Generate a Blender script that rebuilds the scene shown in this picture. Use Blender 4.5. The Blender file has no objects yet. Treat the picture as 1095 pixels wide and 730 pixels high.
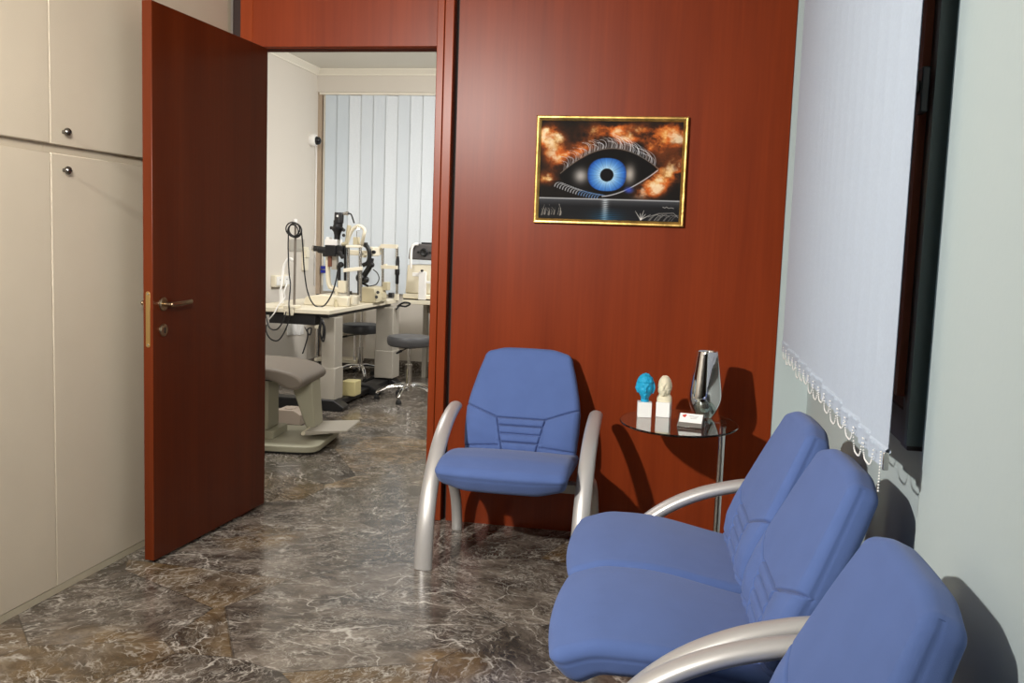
import bpy, math, random
import numpy as np
from mathutils import Vector, Matrix

random.seed(7)
rng = np.random.default_rng(11)
scene = bpy.context.scene
C = scene.collection
PI = math.pi

# ------------------------------------------------------------------ camera
F_PX, CX, CY = 1017.28, 547.5, 365.0
M_CAM = np.array([[0.981481, 0.188341, 0.03497],
                  [-0.053892, 0.096298, 0.993893],
                  [-0.183823, 0.977371, -0.104665]])   # rows: right, up, forward
CAM = np.array([0.0, 0.0, 1.29])
cam_data = bpy.data.cameras.new('camera')
cam_data.sensor_width = 36.0
cam_data.lens = F_PX / 1095.0 * 36.0
cam_data.clip_start = 0.02
cam = bpy.data.objects.new('camera', cam_data)
C.objects.link(cam)
_r, _u, _f = (Vector(M_CAM[i]) for i in range(3))
_m = Matrix.Identity(4)
for i in range(3):
    _m[i][0], _m[i][1], _m[i][2], _m[i][3] = _r[i], _u[i], -_f[i], CAM[i]
cam.matrix_world = _m
scene.camera = cam


def W(px, py, Y):
    """world point seen at photo pixel (px, py) on the plane y = Y"""
    d = M_CAM.T @ np.array([(px - CX) / F_PX, -(py - CY) / F_PX, 1.0])
    return Vector(CAM + d * (Y / d[1]))


# ------------------------------------------------------------------ world, lights, exposure
world = bpy.data.worlds.new('world')
scene.world = world
world.use_nodes = True
world.node_tree.nodes['Background'].inputs[0].default_value = (0.01, 0.012, 0.016, 1)
world.node_tree.nodes['Background'].inputs[1].default_value = 1.0
scene.view_settings.view_transform = 'Standard'
scene.view_settings.look = 'None'
scene.view_settings.exposure = 0.0
scene.view_settings.gamma = 1.0
scene.view_settings.use_curve_mapping = False
scene.cycles.max_bounces = 8
scene.cycles.diffuse_bounces = 4
scene.cycles.glossy_bounces = 4
scene.cycles.transmission_bounces = 6
scene.cycles.use_denoising = True


def area_light(name, loc, size, power, color, target=None, size_y=None, spread=180):
    l = bpy.data.lights.new(name, 'AREA')
    l.energy = power
    l.color = color
    l.spread = math.radians(spread)
    if size_y:
        l.shape = 'RECTANGLE'
        l.size, l.size_y = size, size_y
    else:
        l.shape = 'DISK'
        l.size = size
    o = bpy.data.objects.new(name, l)
    C.objects.link(o)
    o.location = loc
    if target is not None:
        o.rotation_euler = (Vector(target) - Vector(loc)).to_track_quat('-Z', 'Y').to_euler()
    return o


KEY_W, SIDE_W, FILL_W, BACK_W, BACK2_W = 63.0, 23.5, 1.0, 62.0, 38.0
area_light('key_lamp', (-1.98, 0.05, 2.39), 0.10, KEY_W, (1.0, 0.965, 0.91), (0.0, 4.0, 1.0), spread=105)
area_light('side_fill', (0.10, -0.75, 2.30), 0.9, SIDE_W, (1.0, 0.95, 0.87), (-2.14, 2.3, 1.8), spread=62)  # unseen soft light added to brighten the cabinets, beam kept off the wood wall
area_light('ceiling_lamp', (-0.75, 1.2, 2.68), 0.7, FILL_W, (1.0, 0.95, 0.88), (-0.75, 1.2, 0))
area_light('exam_room_lamp', (-2.50, 5.20, 2.80), 0.6, BACK_W, (1.0, 0.98, 0.955), (-2.6, 6.6, 0), 0.6)
area_light('exam_wall_fill', (-0.60, 7.20, 2.70), 0.6, BACK2_W, (1.0, 0.98, 0.955), (-3.3, 8.0, 1.0), 0.6, spread=115)  # added fill, no fixture: lifts the far left wall and the blind


# ------------------------------------------------------------------ mesh helpers
class MB:
    def __init__(self):
        self.v, self.f = [], []

    def add(self, vs, fs):
        b = len(self.v)
        self.v += [tuple(map(float, p)) for p in vs]
        self.f += [tuple(b + i for i in f) for f in fs]
        return self

    def box(self, x0, x1, y0, y1, z0, z1):
        vs = [(x, y, z) for z in (z0, z1) for y in (y0, y1) for x in (x0, x1)]
        return self.add(vs, [(0, 2, 3, 1), (4, 5, 7, 6), (0, 1, 5, 4), (2, 6, 7, 3), (0, 4, 6, 2), (1, 3, 7, 5)])

    def obox(self, c, ax, ay, az):
        """box from centre and three half-axis vectors"""
        c, ax, ay, az = map(Vector, (c, ax, ay, az))
        vs = [c + ax * i + ay * j + az * k for k in (-1, 1) for j in (-1, 1) for i in (-1, 1)]
        return self.add(vs, [(0, 2, 3, 1), (4, 5, 7, 6), (0, 1, 5, 4), (2, 6, 7, 3), (0, 4, 6, 2), (1, 3, 7, 5)])

    def prism(self, poly, a0, a1, axis='y'):
        """extrude a polygon; axis y: poly in (x,z); axis x: poly in (y,z); axis z: poly in (x,y)"""
        def mk(p, a):
            if axis == 'y': return (p[0], a, p[1])
            if axis == 'x': return (a, p[0], p[1])
            return (p[0], p[1], a)
        n = len(poly)
        vs = [mk(p, a0) for p in poly] + [mk(p, a1) for p in poly]
        fs = [tuple(range(n)), tuple(reversed(range(n, 2 * n)))]
        for i in range(n):
            j = (i + 1) % n
            fs.append((i, i + n, j + n, j))
        return self.add(vs, fs)

    def tube(self, pts, r, n=12, r2=None, binormal=None, caps=True, round_end=False):
        """sweep an (oval) section along pts; r may be a list; r2 = radius along the normal"""
        pts = [Vector(p) for p in pts]
        m = len(pts)
        rs = list(r) if isinstance(r, (list, tuple)) else [r] * m
        qs = rs if r2 is None else (list(r2) if isinstance(r2, (list, tuple)) else [r2] * m)
        tans = []
        for i in range(m):
            t = pts[min(i + 1, m - 1)] - pts[max(i - 1, 0)]
            tans.append(t.normalized() if t.length > 1e-9 else Vector((0, 0, 1)))
        if round_end:
            for end in (0, 1):
                i = m - 1 if end else 0
                d = tans[-1] if end else -tans[0]
                base, R, Q = pts[i if end else 0], rs[-1 if end else 0], qs[-1 if end else 0]
                extra = [(base + d * (min(R, Q) * math.sin(a)), R * math.cos(a), Q * math.cos(a)) for a in (0.4, 0.8, 1.15, 1.45)]
                for p, a, b in extra:
                    if end:
                        pts.append(p); rs.append(a); qs.append(b); tans.append(tans[-1])
                    else:
                        pts.insert(0, p); rs.insert(0, a); qs.insert(0, b); tans.insert(0, tans[0])
            m = len(pts)
        if binormal is None:
            b = tans[0].orthogonal().normalized()
        else:
            b = Vector(binormal).normalized()
        vs, fs = [], []
        for i in range(m):
            t = tans[i]
            b = (b - t * b.dot(t))
            b = b.normalized() if b.length > 1e-6 else t.orthogonal().normalized()
            nn = t.cross(b)
            for k in range(n):
                a = 2 * PI * k / n
                vs.append(pts[i] + b * (rs[i] * math.cos(a)) + nn * (qs[i] * math.sin(a)))
        for i in range(m - 1):
            for k in range(n):
                k2 = (k + 1) % n
                fs.append((i * n + k, i * n + k2, (i + 1) * n + k2, (i + 1) * n + k))
        if caps:
            fs.append(tuple(reversed(range(n))))
            fs.append(tuple(range((m - 1) * n, m * n)))
        return self.add(vs, fs)

    def lathe(self, prof, c=(0, 0, 0), n=32, axis=(0, 0, 1), sx=1.0, sy=1.0):
        ax = Vector(axis).normalized()
        if abs(ax.z) > 0.999:
            u, w = Vector((1, 0, 0)), Vector((0, 1, 0))
        else:
            u = ax.orthogonal().normalized(); w = ax.cross(u)
        c = Vector(c)
        vs, fs = [], []
        for r, h in prof:
            for k in range(n):
                a = 2 * PI * k / n
                vs.append(c + ax * h + u * (r * sx * math.cos(a)) + w * (r * sy * math.sin(a)))
        for i in range(len(prof) - 1):
            for k in range(n):
                k2 = (k + 1) % n
                fs.append((i * n + k, i * n + k2, (i + 1) * n + k2, (i + 1) * n + k))
        if prof[0][0] > 1e-6: fs.append(tuple(reversed(range(n))))
        if prof[-1][0] > 1e-6: fs.append(tuple(range((len(prof) - 1) * n, len(prof) * n)))
        return self.add(vs, fs)

    def cyl(self, p0, p1, r, n=16, r1=None):
        p0, p1 = Vector(p0), Vector(p1)
        return self.tube([p0, p1], [r, r if r1 is None else r1], n)

    def ball(self, c, r, n=16, m=10, s=(1, 1, 1)):
        prof = [(r * math.sin(PI * i / m) + (1e-7 if i in (0, m) else 0), -r * math.cos(PI * i / m)) for i in range(m + 1)]
        b = len(self.v)
        self.lathe(prof, (0, 0, 0), n)
        for i in range(b, len(self.v)):
            p = self.v[i]
            self.v[i] = (c[0] + p[0] * s[0], c[1] + p[1] * s[1], c[2] + p[2] * s[2])
        return self

    def torus(self, c, R, r, axis=(0, 0, 1), n=28, m=8, sy=1.0):
        ax = Vector(axis).normalized(); u = ax.orthogonal().normalized(); w = ax.cross(u)
        pts = [Vector(c) + u * R * math.cos(2 * PI * i / n) + w * R * sy * math.sin(2 * PI * i / n) for i in range(n + 1)]
        return self.tube(pts, r, m, caps=False)

    def build(self, name, mat, parent=None, loc=None, bevel=0.0, smooth=35, rot=None, segs=2):
        me = bpy.data.meshes.new(name)
        me.from_pydata(self.v, [], self.f)
        me.validate(verbose=False)
        import bmesh
        bm = bmesh.new(); bm.from_mesh(me)
        bmesh.ops.recalc_face_normals(bm, faces=bm.faces)
        bm.to_mesh(me); bm.free()
        if smooth:
            me.shade_smooth()
            me.set_sharp_from_angle(angle=math.radians(smooth))
        me.materials.append(mat)
        o = bpy.data.objects.new(name, me)
        C.objects.link(o)
        if parent is not None: o.parent = parent
        if loc is not None: o.location = loc
        if rot is not None: o.rotation_euler = rot
        if bevel > 0:
            b = o.modifiers.new('bevel', 'BEVEL')
            b.width = bevel; b.segments = segs; b.limit_method = 'ANGLE'; b.angle_limit = math.radians(40)
            b.harden_normals = False
        return o


def tag(o, label, cat, group=None):
    o['label'] = label
    o['category'] = cat
    if group: o['group'] = group
    return o


def thing(name, label, cat, loc=(0, 0, 0), rotz=0.0, group=None):
    o = bpy.data.objects.new(name, None)
    o.empty_display_size = 0.05
    C.objects.link(o)
    o.location = loc
    o.rotation_euler = (0, 0, rotz)
    return tag(o, label, cat, group)


def struct(o):
    o['kind'] = 'structure'
    return o


def spline(pts, n=8):
    """Catmull-Rom through pts"""
    P = [Vector(p) for p in pts]
    P = [P[0] * 2 - P[1]] + P + [P[-1] * 2 - P[-2]]
    out = []
    for i in range(1, len(P) - 2):
        for k in range(n):
            t = k / n
            a, b, c, d = P[i - 1], P[i], P[i + 1], P[i + 2]
            out.append(0.5 * ((2 * b) + (c - a) * t + (2 * a - 5 * b + 4 * c - d) * t * t + (3 * b - a - 3 * c + d) * t ** 3))
    out.append(P[-2])
    return out


# ------------------------------------------------------------------ materials
def lin(r, g, b):
    f = lambda c: (c / 255 / 12.92) if c <= 10.3 else ((c / 255 + 0.055) / 1.055) ** 2.4
    return (f(r), f(g), f(b), 1.0)


def mat(name, col, rough=0.5, metal=0.0, spec=0.5, coat=0.0, bump=None, var=None, trans=0.0, ior=1.45, sheen=0.0):
    m = bpy.data.materials.new(name)
    m.use_nodes = True
    nt = m.node_tree
    b = nt.nodes['Principled BSDF']
    b.inputs['Base Color'].default_value = col
    b.inputs['Roughness'].default_value = rough
    b.inputs['Metallic'].default_value = metal
    b.inputs['Specular IOR Level'].default_value = spec
    b.inputs['IOR'].default_value = ior
    b.inputs['Coat Weight'].default_value = coat
    b.inputs['Transmission Weight'].default_value = trans
    b.inputs['Sheen Weight'].default_value = sheen
    tc = nt.nodes.new('ShaderNodeTexCoord')
    if var:
        scale, amt = var
        n = nt.nodes.new('ShaderNodeTexNoise'); n.inputs['Scale'].default_value = scale; n.inputs['Detail'].default_value = 6
        nt.links.new(tc.outputs['Object'], n.inputs['Vector'])
        r = nt.nodes.new('ShaderNodeValToRGB')
        r.color_ramp.elements[0].position = 0.3; r.color_ramp.elements[1].position = 0.7
        r.color_ramp.elements[0].color = tuple(c * (1 - amt) for c in col[:3]) + (1,)
        r.color_ramp.elements[1].color = tuple(min(1, c * (1 + amt)) for c in col[:3]) + (1,)
        nt.links.new(n.outputs['Fac'], r.inputs['Fac']); nt.links.new(r.outputs['Color'], b.inputs['Base Color'])
    if bump:
        scale, st = bump
        n = nt.nodes.new('ShaderNodeTexNoise'); n.inputs['Scale'].default_value = scale; n.inputs['Detail'].default_value = 3
        nt.links.new(tc.outputs['Object'], n.inputs['Vector'])
        bp = nt.nodes.new('ShaderNodeBump'); bp.inputs['Strength'].default_value = st; bp.inputs['Distance'].default_value = 0.002
        nt.links.new(n.outputs['Fac'], bp.inputs['Height']); nt.links.new(bp.outputs['Normal'], b.inputs['Normal'])
    return m


def wood_mat(name, dark, light, rough=0.33, scale=1.0):
    m = bpy.data.materials.new(name); m.use_nodes = True
    nt = m.node_tree; N = nt.nodes.new; L = nt.links.new
    b = nt.nodes['Principled BSDF']
    tc = N('ShaderNodeTexCoord'); mp = N('ShaderNodeMapping')
    mp.inputs['Scale'].default_value = (6 * scale, 6 * scale, 0.35 * scale)
    L(tc.outputs['Object'], mp.inputs['Vector'])
    n1 = N('ShaderNodeTexNoise'); n1.inputs['Scale'].default_value = 1.6; n1.inputs['Detail'].default_value = 7; n1.inputs['Roughness'].default_value = 0.6
    n1.inputs['Distortion'].default_value = 0.4
    L(mp.outputs[0], n1.inputs['Vector'])
    mp2 = N('ShaderNodeMapping'); mp2.inputs['Scale'].default_value = (90 * scale, 90 * scale, 2.0 * scale)
    L(tc.outputs['Object'], mp2.inputs['Vector'])
    n2 = N('ShaderNodeTexNoise'); n2.inputs['Scale'].default_value = 1.0; n2.inputs['Detail'].default_value = 4
    L(mp2.outputs[0], n2.inputs['Vector'])
    mx = N('ShaderNodeMath'); mx.operation = 'MULTIPLY_ADD'; mx.inputs[1].default_value = 0.28
    L(n2.outputs['Fac'], mx.inputs[0])
    ms = N('ShaderNodeMath'); ms.operation = 'MULTIPLY'; ms.inputs[1].default_value = 0.72
    L(n1.outputs['Fac'], ms.inputs[0]); L(ms.outputs[0], mx.inputs[2])
    r = N('ShaderNodeValToRGB'); r.color_ramp.elements[0].position = 0.3; r.color_ramp.elements[1].position = 0.7
    r.color_ramp.elements[0].color = dark; r.color_ramp.elements[1].color = light
    L(mx.outputs[0], r.inputs['Fac']); L(r.outputs['Color'], b.inputs['Base Color'])
    b.inputs['Roughness'].default_value = rough
    b.inputs['Specular IOR Level'].default_value = 0.19
    return m


def marble_mat(GZ=0.0):
    m = bpy.data.materials.new('marble_floor'); m.use_nodes = True
    nt = m.node_tree; N = nt.nodes.new; L = nt.links.new
    b = nt.nodes['Principled BSDF']

    def math_(op, a, bb=None, c=None, clamp=False):
        n = N('ShaderNodeMath'); n.operation = op; n.use_clamp = clamp
        for i, x in enumerate((a, bb, c)):
            if x is None: continue
            if isinstance(x, (int, float)): n.inputs[i].default_value = x
            else: L(x, n.inputs[i])
        return n.outputs[0]

    def vmath(op, a, bb):
        n = N('ShaderNodeVectorMath'); n.operation = op
        for i, x in enumerate((a, bb)):
            if isinstance(x, tuple): n.inputs[i].default_value = x
            else: L(x, n.inputs[i])
        return n.outputs[0]

    def noise(vec, scale, detail=5, rough=0.6, dist=0.0):
        n = N('ShaderNodeTexNoise'); n.inputs['Scale'].default_value = scale; n.inputs['Detail'].default_value = detail
        n.inputs['Roughness'].default_value = rough; n.inputs['Distortion'].default_value = dist
        L(vec, n.inputs['Vector']); return n

    def ramp(f, stops):
        r = N('ShaderNodeValToRGB'); el = r.color_ramp.elements
        el[0].position, el[0].color = stops[0][0], stops[0][1]
        el[1].position, el[1].color = stops[-1][0], stops[-1][1]
        for p, c in stops[1:-1]:
            e = el.new(p); e.color = c
        L(f, r.inputs['Fac']); return r.outputs['Color']

    def mix(f, a, c, mode='MIX'):
        n = N('ShaderNodeMix'); n.data_type = 'RGBA'; n.blend_type = mode
        if isinstance(f, float): n.inputs[0].default_value = f
        else: L(f, n.inputs[0])
        for i, x in ((6, a), (7, c)):
            if isinstance(x, tuple): n.inputs[i].default_value = x
            else: L(x, n.inputs[i])
        return n.outputs[2]

    tc = N('ShaderNodeTexCoord')
    mp = N('ShaderNodeMapping'); mp.inputs['Rotation'].default_value = (0, 0, math.radians(-50))
    mp.inputs['Location'].default_value = (0.12, 0.31, 0)
    L(tc.outputs['Object'], mp.inputs['Vector'])
    # irregular polygonal slabs: every slab has its own offset, tone and vein direction
    vc = N('ShaderNodeTexVoronoi'); vc.feature = 'F1'; vc.inputs['Scale'].default_value = 1.55
    L(mp.outputs[0], vc.inputs['Vector'])
    ve = N('ShaderNodeTexVoronoi'); ve.feature = 'DISTANCE_TO_EDGE'; ve.inputs['Scale'].default_value = 1.55
    L(mp.outputs[0], ve.inputs['Vector'])
    sc_ = N('ShaderNodeSeparateColor'); L(vc.outputs['Color'], sc_.inputs[0])
    slab, slab2 = sc_.outputs[0], sc_.outputs[1]
    off = vmath('SCALE', vc.outputs['Color'], (0, 0, 0)); off.node.inputs['Scale'].default_value = 17.0
    p0 = vmath('ADD', mp.outputs[0], off)
    # warp
    nw = noise(p0, 2.4, 5)
    wv = vmath('SUBTRACT', nw.outputs['Color'], (0.5, 0.5, 0.5))
    ws = vmath('SCALE', wv, (0, 0, 0)); ws.node.inputs['Scale'].default_value = 0.26
    p = vmath('ADD', p0, ws)
    # each tile has its own vein direction
    vr = N('ShaderNodeVectorRotate'); vr.rotation_type = 'Z_AXIS'
    L(p, vr.inputs['Vector']); L(math_('MULTIPLY', slab, 3.1), vr.inputs['Angle'])
    st = N('ShaderNodeMapping'); st.inputs['Scale'].default_value = (1.0, 0.42, 1.0)
    L(vr.outputs[0], st.inputs['Vector'])
    ps = st.outputs[0]
    base_n = noise(ps, 9.0, 10, 0.72)
    base = ramp(base_n.outputs['Fac'], [(0.28, (0.016, 0.013, 0.011, 1)), (0.46, (0.058, 0.047, 0.038, 1)), (0.60, (0.135, 0.112, 0.091, 1)), (0.78, (0.27, 0.235, 0.20, 1))])
    gold = ramp(base_n.outputs['Fac'], [(0.30, (0.045, 0.028, 0.012, 1)), (0.5, (0.130, 0.080, 0.032, 1)), (0.72, (0.27, 0.19, 0.10, 1))])
    gn = noise(p0, 1.7, 3)
    gm = math_('GREATER_THAN', slab2, 0.80)
    ga = math_('MULTIPLY', gm, math_('MULTIPLY_ADD', math_('SUBTRACT', gn.outputs['Fac'], 0.42), 5.0, 0.25, clamp=True))
    gb = math_('MULTIPLY', math_('SUBTRACT', gn.outputs['Fac'], 0.63, clamp=True), 5.0, clamp=True)
    gmix = math_('MAXIMUM', math_('MULTIPLY', ga, 0.75), math_('MULTIPLY', gb, 0.6), clamp=True)
    # ochre clouds in the stone
    for (gx, gy, gr) in ((-1.76, 3.68, 0.20), (-1.72, 2.45, 0.30), (-0.66, 2.72, 0.15), (-2.20, 6.35, 0.30)):
        dv = N('ShaderNodeVectorMath'); dv.operation = 'DISTANCE'
        L(tc.outputs['Object'], dv.inputs[0]); dv.inputs[1].default_value = (gx, gy, GZ)
        gd = math_('SUBTRACT', 1.0, math_('DIVIDE', dv.outputs['Value'], gr), clamp=True)
        gd = math_('MULTIPLY', math_('MULTIPLY', gd, 2.2, clamp=True), math_('MULTIPLY_ADD', math_('SUBTRACT', noise(tc.outputs['Object'], 5.0, 5).outputs['Fac'], 0.40), 5.0, 0.15, clamp=True))
        gmix = math_('MAXIMUM', gmix, math_('MULTIPLY', gd, 0.85), clamp=True)
    col = mix(gmix, base, gold)
    tone = math_('MULTIPLY_ADD', slab, 0.60, 1.0)
    tn = N('ShaderNodeCombineColor')
    for k in range(3): L(tone, tn.inputs[k])
    col = mix(1.0, col, tn.outputs[0], 'MULTIPLY')

    def ridge(vec, scale, width, detail=3, rough=0.55, dist=0.6):
        n = noise(vec, scale, detail, rough, dist)
        a = math_('ABSOLUTE', math_('SUBTRACT', n.outputs['Fac'], 0.5))
        return math_('SUBTRACT', 1.0, math_('DIVIDE', a, width), clamp=True)

    def mask(scale, gain, offs):
        return math_('MULTIPLY_ADD', math_('SUBTRACT', noise(p0, scale, 3).outputs['Fac'], 0.5), gain, offs, clamp=True)

    def cracks(vec, scale, width):
        v = N('ShaderNodeTexVoronoi'); v.feature = 'DISTANCE_TO_EDGE'; v.inputs['Scale'].default_value = scale
        L(vec, v.inputs['Vector'])
        return math_('SUBTRACT', 1.0, math_('DIVIDE', v.outputs['Distance'], width), clamp=True)

    brk = mask(19.0, 9.0, 0.45)
    vA = math_('MULTIPLY', cracks(ps, 3.0, 0.016), mask(2.7, 8.0, -0.15))
    vA2 = math_('MULTIPLY', cracks(p, 6.0, 0.022), mask(3.6, 8.0, -0.25))
    vB = math_('MULTIPLY', math_('MULTIPLY', cracks(ps, 13.0, 0.045), brk), mask(5.3, 8.0, 0.35))
    vC = math_('MULTIPLY', math_('MULTIPLY', cracks(ps, 38.0, 0.10), brk), mask(7.1, 8.0, 0.45))
    vD = math_('MULTIPLY', ridge(ps, 42.0, 0.050, 2), mask(4.1, 7.0, 0.6))
    big = math_('ADD', math_('MULTIPLY', vA, 1.0), math_('MULTIPLY', vA2, 0.9))
    vv = math_('ADD', big, math_('ADD', math_('MULTIPLY', vB, 0.62), math_('ADD', math_('MULTIPLY', vC, 0.48), math_('MULTIPLY', vD, 0.46))), clamp=True)
    col = mix(vv, col, (0.56, 0.52, 0.46, 1))
    # tile joints
    joint = math_('LESS_THAN', ve.outputs['Distance'], 0.0035)
    col = mix(math_('MULTIPLY', joint, 0.45), col, (0.03, 0.025, 0.02, 1))
    L(col, b.inputs['Base Color'])
    rr = math_('MULTIPLY_ADD', base_n.outputs['Fac'], 0.10, 0.13)
    L(rr, b.inputs['Roughness'])
    b.inputs['Specular IOR Level'].default_value = 0.5
    return m


M_WOOD = wood_mat('mahogany_veneer', (0.145, 0.0190, 0.0034, 1), (0.232, 0.0345, 0.0064, 1), 0.33)
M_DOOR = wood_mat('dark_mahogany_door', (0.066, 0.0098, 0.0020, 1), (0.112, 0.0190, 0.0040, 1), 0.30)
M_WOOD_EDGE = wood_mat('mahogany_trim', (0.190, 0.0290, 0.0060, 1), (0.265, 0.0440, 0.0095, 1), 0.30)
M_DARKGAP = mat('dark_board_and_recess_shade', (0.022, 0.007, 0.004, 1), 0.6)  # shade of the door-frame grooves painted into the colour; also the backing board
M_MARBLE = marble_mat()
M_LAMINATE = mat('cream_laminate', lin(213, 201, 180), 0.5, bump=(260, 0.25), var=(3, 0.03))
M_KICK = mat('cream_plinth', lin(205, 195, 170), 0.5)
M_TEAL = mat('pale_teal_paint', lin(178, 190, 190), 0.7, bump=(60, 0.12))
M_CEIL = mat('white_ceiling_paint', lin(228, 224, 214), 0.85)
M_CREAMWALL = mat('cream_wall_paint', lin(214, 207, 196), 0.8)
M_MOULD = mat('white_moulding', lin(236, 230, 216), 0.6)
M_BLUE = mat('blue_upholstery', lin(80, 102, 155), 0.9, bump=(900, 0.25), sheen=0.10, var=(14, 0.035))
M_SILVER = mat('silver_lacquer', lin(194, 191, 188), 0.36, metal=0.45)
M_ALU = mat('grey_alu', lin(150, 148, 142), 0.4, metal=0.6)
M_CHROME = mat('chrome', (0.82, 0.82, 0.82, 1), 0.06, metal=1.0)
M_STEEL = mat('brushed_steel', (0.55, 0.54, 0.52, 1), 0.25, metal=1.0)
M_KNOB = mat('dark_nickel', (0.20, 0.19, 0.18, 1), 0.22, metal=1.0)
M_BRASS = mat('brass', (0.62, 0.42, 0.17, 1), 0.28, metal=1.0)
M_BRONZE = mat('satin_brass', (0.36, 0.27, 0.17, 1), 0.3, metal=1.0)
M_GOLD = mat('gilded_frame', (0.62, 0.40, 0.12, 1), 0.33, metal=0.9, var=(25, 0.35), bump=(80, 0.3))
M_BLIND = mat('pale_blue_blind_fabric', lin(178, 190, 205), 0.88, bump=(700, 0.35), sheen=0.1, var=(120, 0.03))
M_BLIND2 = mat('pale_grey_blind_fabric', lin(222, 229, 235), 0.85, bump=(500, 0.2), var=(60, 0.02))
M_BLIND2D = mat('grey_blind_fabric', lin(204, 214, 222), 0.85, bump=(500, 0.2))
M_BLIND2M = mat('mid_grey_blind_fabric', lin(213, 221, 228), 0.85, bump=(500, 0.2))
M_BEAD = mat('white_bead_plastic', lin(225, 225, 222), 0.35)
M_WINFRAME = mat('dark_brown_window_frame', lin(58, 46, 42), 0.4)
M_WINSTRIP = mat('red_brown_window_stile', lin(150, 78, 52), 0.4)
M_GASKET = mat('dark_green_grey_metal', lin(92, 102, 99), 0.45)
M_BLACK = mat('black_plastic', (0.012, 0.012, 0.013, 1), 0.4)
M_RUBBER = mat('black_rubber', (0.015, 0.015, 0.015, 1), 0.65)
M_IVORY = mat('ivory_enamel', lin(232, 224, 202), 0.4)
M_IVORY2 = mat('beige_enamel', lin(205, 195, 165), 0.45)
M_OLIVE = mat('pale_olive_enamel', lin(176, 173, 152), 0.45)
M_GREYPAINT = mat('warm_grey_enamel', lin(176, 170, 158), 0.45)
M_GREYVINYL = mat('taupe_vinyl', lin(122, 113, 103), 0.5, bump=(200, 0.1))
M_DARKVINYL = mat('charcoal_vinyl', lin(62, 63, 66), 0.45)
M_WHITE = mat('white_paint', lin(240, 238, 234), 0.55)
M_CYAN = mat('bright_blue_resin', lin(28, 158, 200), 0.6)
M_PLASTER = mat('cream_plaster', lin(228, 218, 190), 0.65)
M_GLASS_EDGE = None


def glass_mat(name, col, rough=0.0):
    m = bpy.data.materials.new(name); m.use_nodes = True
    b = m.node_tree.nodes['Principled BSDF']
    b.inputs['Base Color'].default_value = col
    b.inputs['Transmission Weight'].default_value = 1.0
    b.inputs['Roughness'].default_value = rough
    b.inputs['IOR'].default_value = 1.5
    return m


M_GLASS = glass_mat('clear_glass', (0.80, 0.93, 0.88, 1))

# ------------------------------------------------------------------ the rooms
YB = 4.155          # front face of the wood-panelled wall
WT = 0.098          # its thickness
CE = 2.72           # waiting-room ceiling
XL, XR = -2.47, 0.50
YBACK = -5.0        # wall behind the camera
RB_Y = 8.80         # far wall of the examination room
RB_XL, RB_XR, RB_CE = -3.61, 0.62, 2.845

struct(MB().box(-3.85, 0.85, YBACK - 0.2, 9.1, -0.12, 0.0).build('floor', M_MARBLE))
struct(MB().box(XL - 0.12, XR + 0.14, YBACK - 0.12, YB + 0.02, CE, CE + 0.1).build('ceiling', M_CEIL))
struct(MB().box(XL - 0.12, XL, YBACK, YB + WT, 0, CE).build('wall_left', M_CREAMWALL))
struct(MB().box(XL - 0.12, XR + 0.14, YBACK - 0.12, YBACK, 0, CE).build('wall_front', mat('brown_wall_paint', lin(96, 74, 60), 0.7)))
# right wall: window bay set back behind a shallow pillar (near)
struct(MB().box(XR, XR + 0.14, YBACK, YB + WT, 0, 0.93)
       .box(XR, XR + 0.14, YBACK, 2.25, 0.93, CE)
       .box(XR, XR + 0.14, 4.05, YB + WT, 0.93, CE)
       .box(XR, XR + 0.14, 2.25, 4.05, 2.40, CE)
       .box(0.470, XR, YBACK, 2.005, 0, CE).build('wall_right', M_TEAL))
# wood-panelled back wall with the doorway cut in it
OX0, OX1, OZ = -2.012, -1.162, 2.109
struct(MB().box(-1.064, 0.359, YB, YB + WT, 0, CE).build('wall_back', M_WOOD))
struct(MB().box(0.359, XR, YB + 0.004, YB + WT, 0, CE).build('wall_back_corner', M_TEAL))
struct(MB().box(-1.085, -1.062, YB + 0.03, YB + WT, 0, CE).box(-2.147, -2.094, YB + 0.03, YB + WT, 0, CE)
       .build('trim_1', M_DARKGAP))
struct(MB().box(OX1, -1.129, YB - 0.012, YB + WT, 0, CE).box(-1.126, -1.085, YB - 0.016, YB + WT, 0, CE).build('trim_2', M_WOOD_EDGE, bevel=0.003))
struct(MB().box(-2.094, -2.034, YB - 0.004, YB + WT, 0, CE).box(-2.034, OX0, YB, YB + WT, 0, OZ).build('trim_3', M_WOOD_EDGE, bevel=0.002))
struct(MB().box(-2.034, OX1, YB - 0.004, YB + WT, 2.1300, CE).build('trim_4', M_WOOD, bevel=0.002))
struct(MB().box(-2.034, OX1, YB + 0.014, YB + WT, 2.1270, 2.1300).build('trim_5', wood_mat('matte_mahogany', (0.15, 0.022, 0.005, 1), (0.23, 0.036, 0.008, 1), 0.85)))
struct(MB().box(-2.60, -2.147, YB, YB + WT, 0, CE).build('wall_back_side', M_CREAMWALL))

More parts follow.
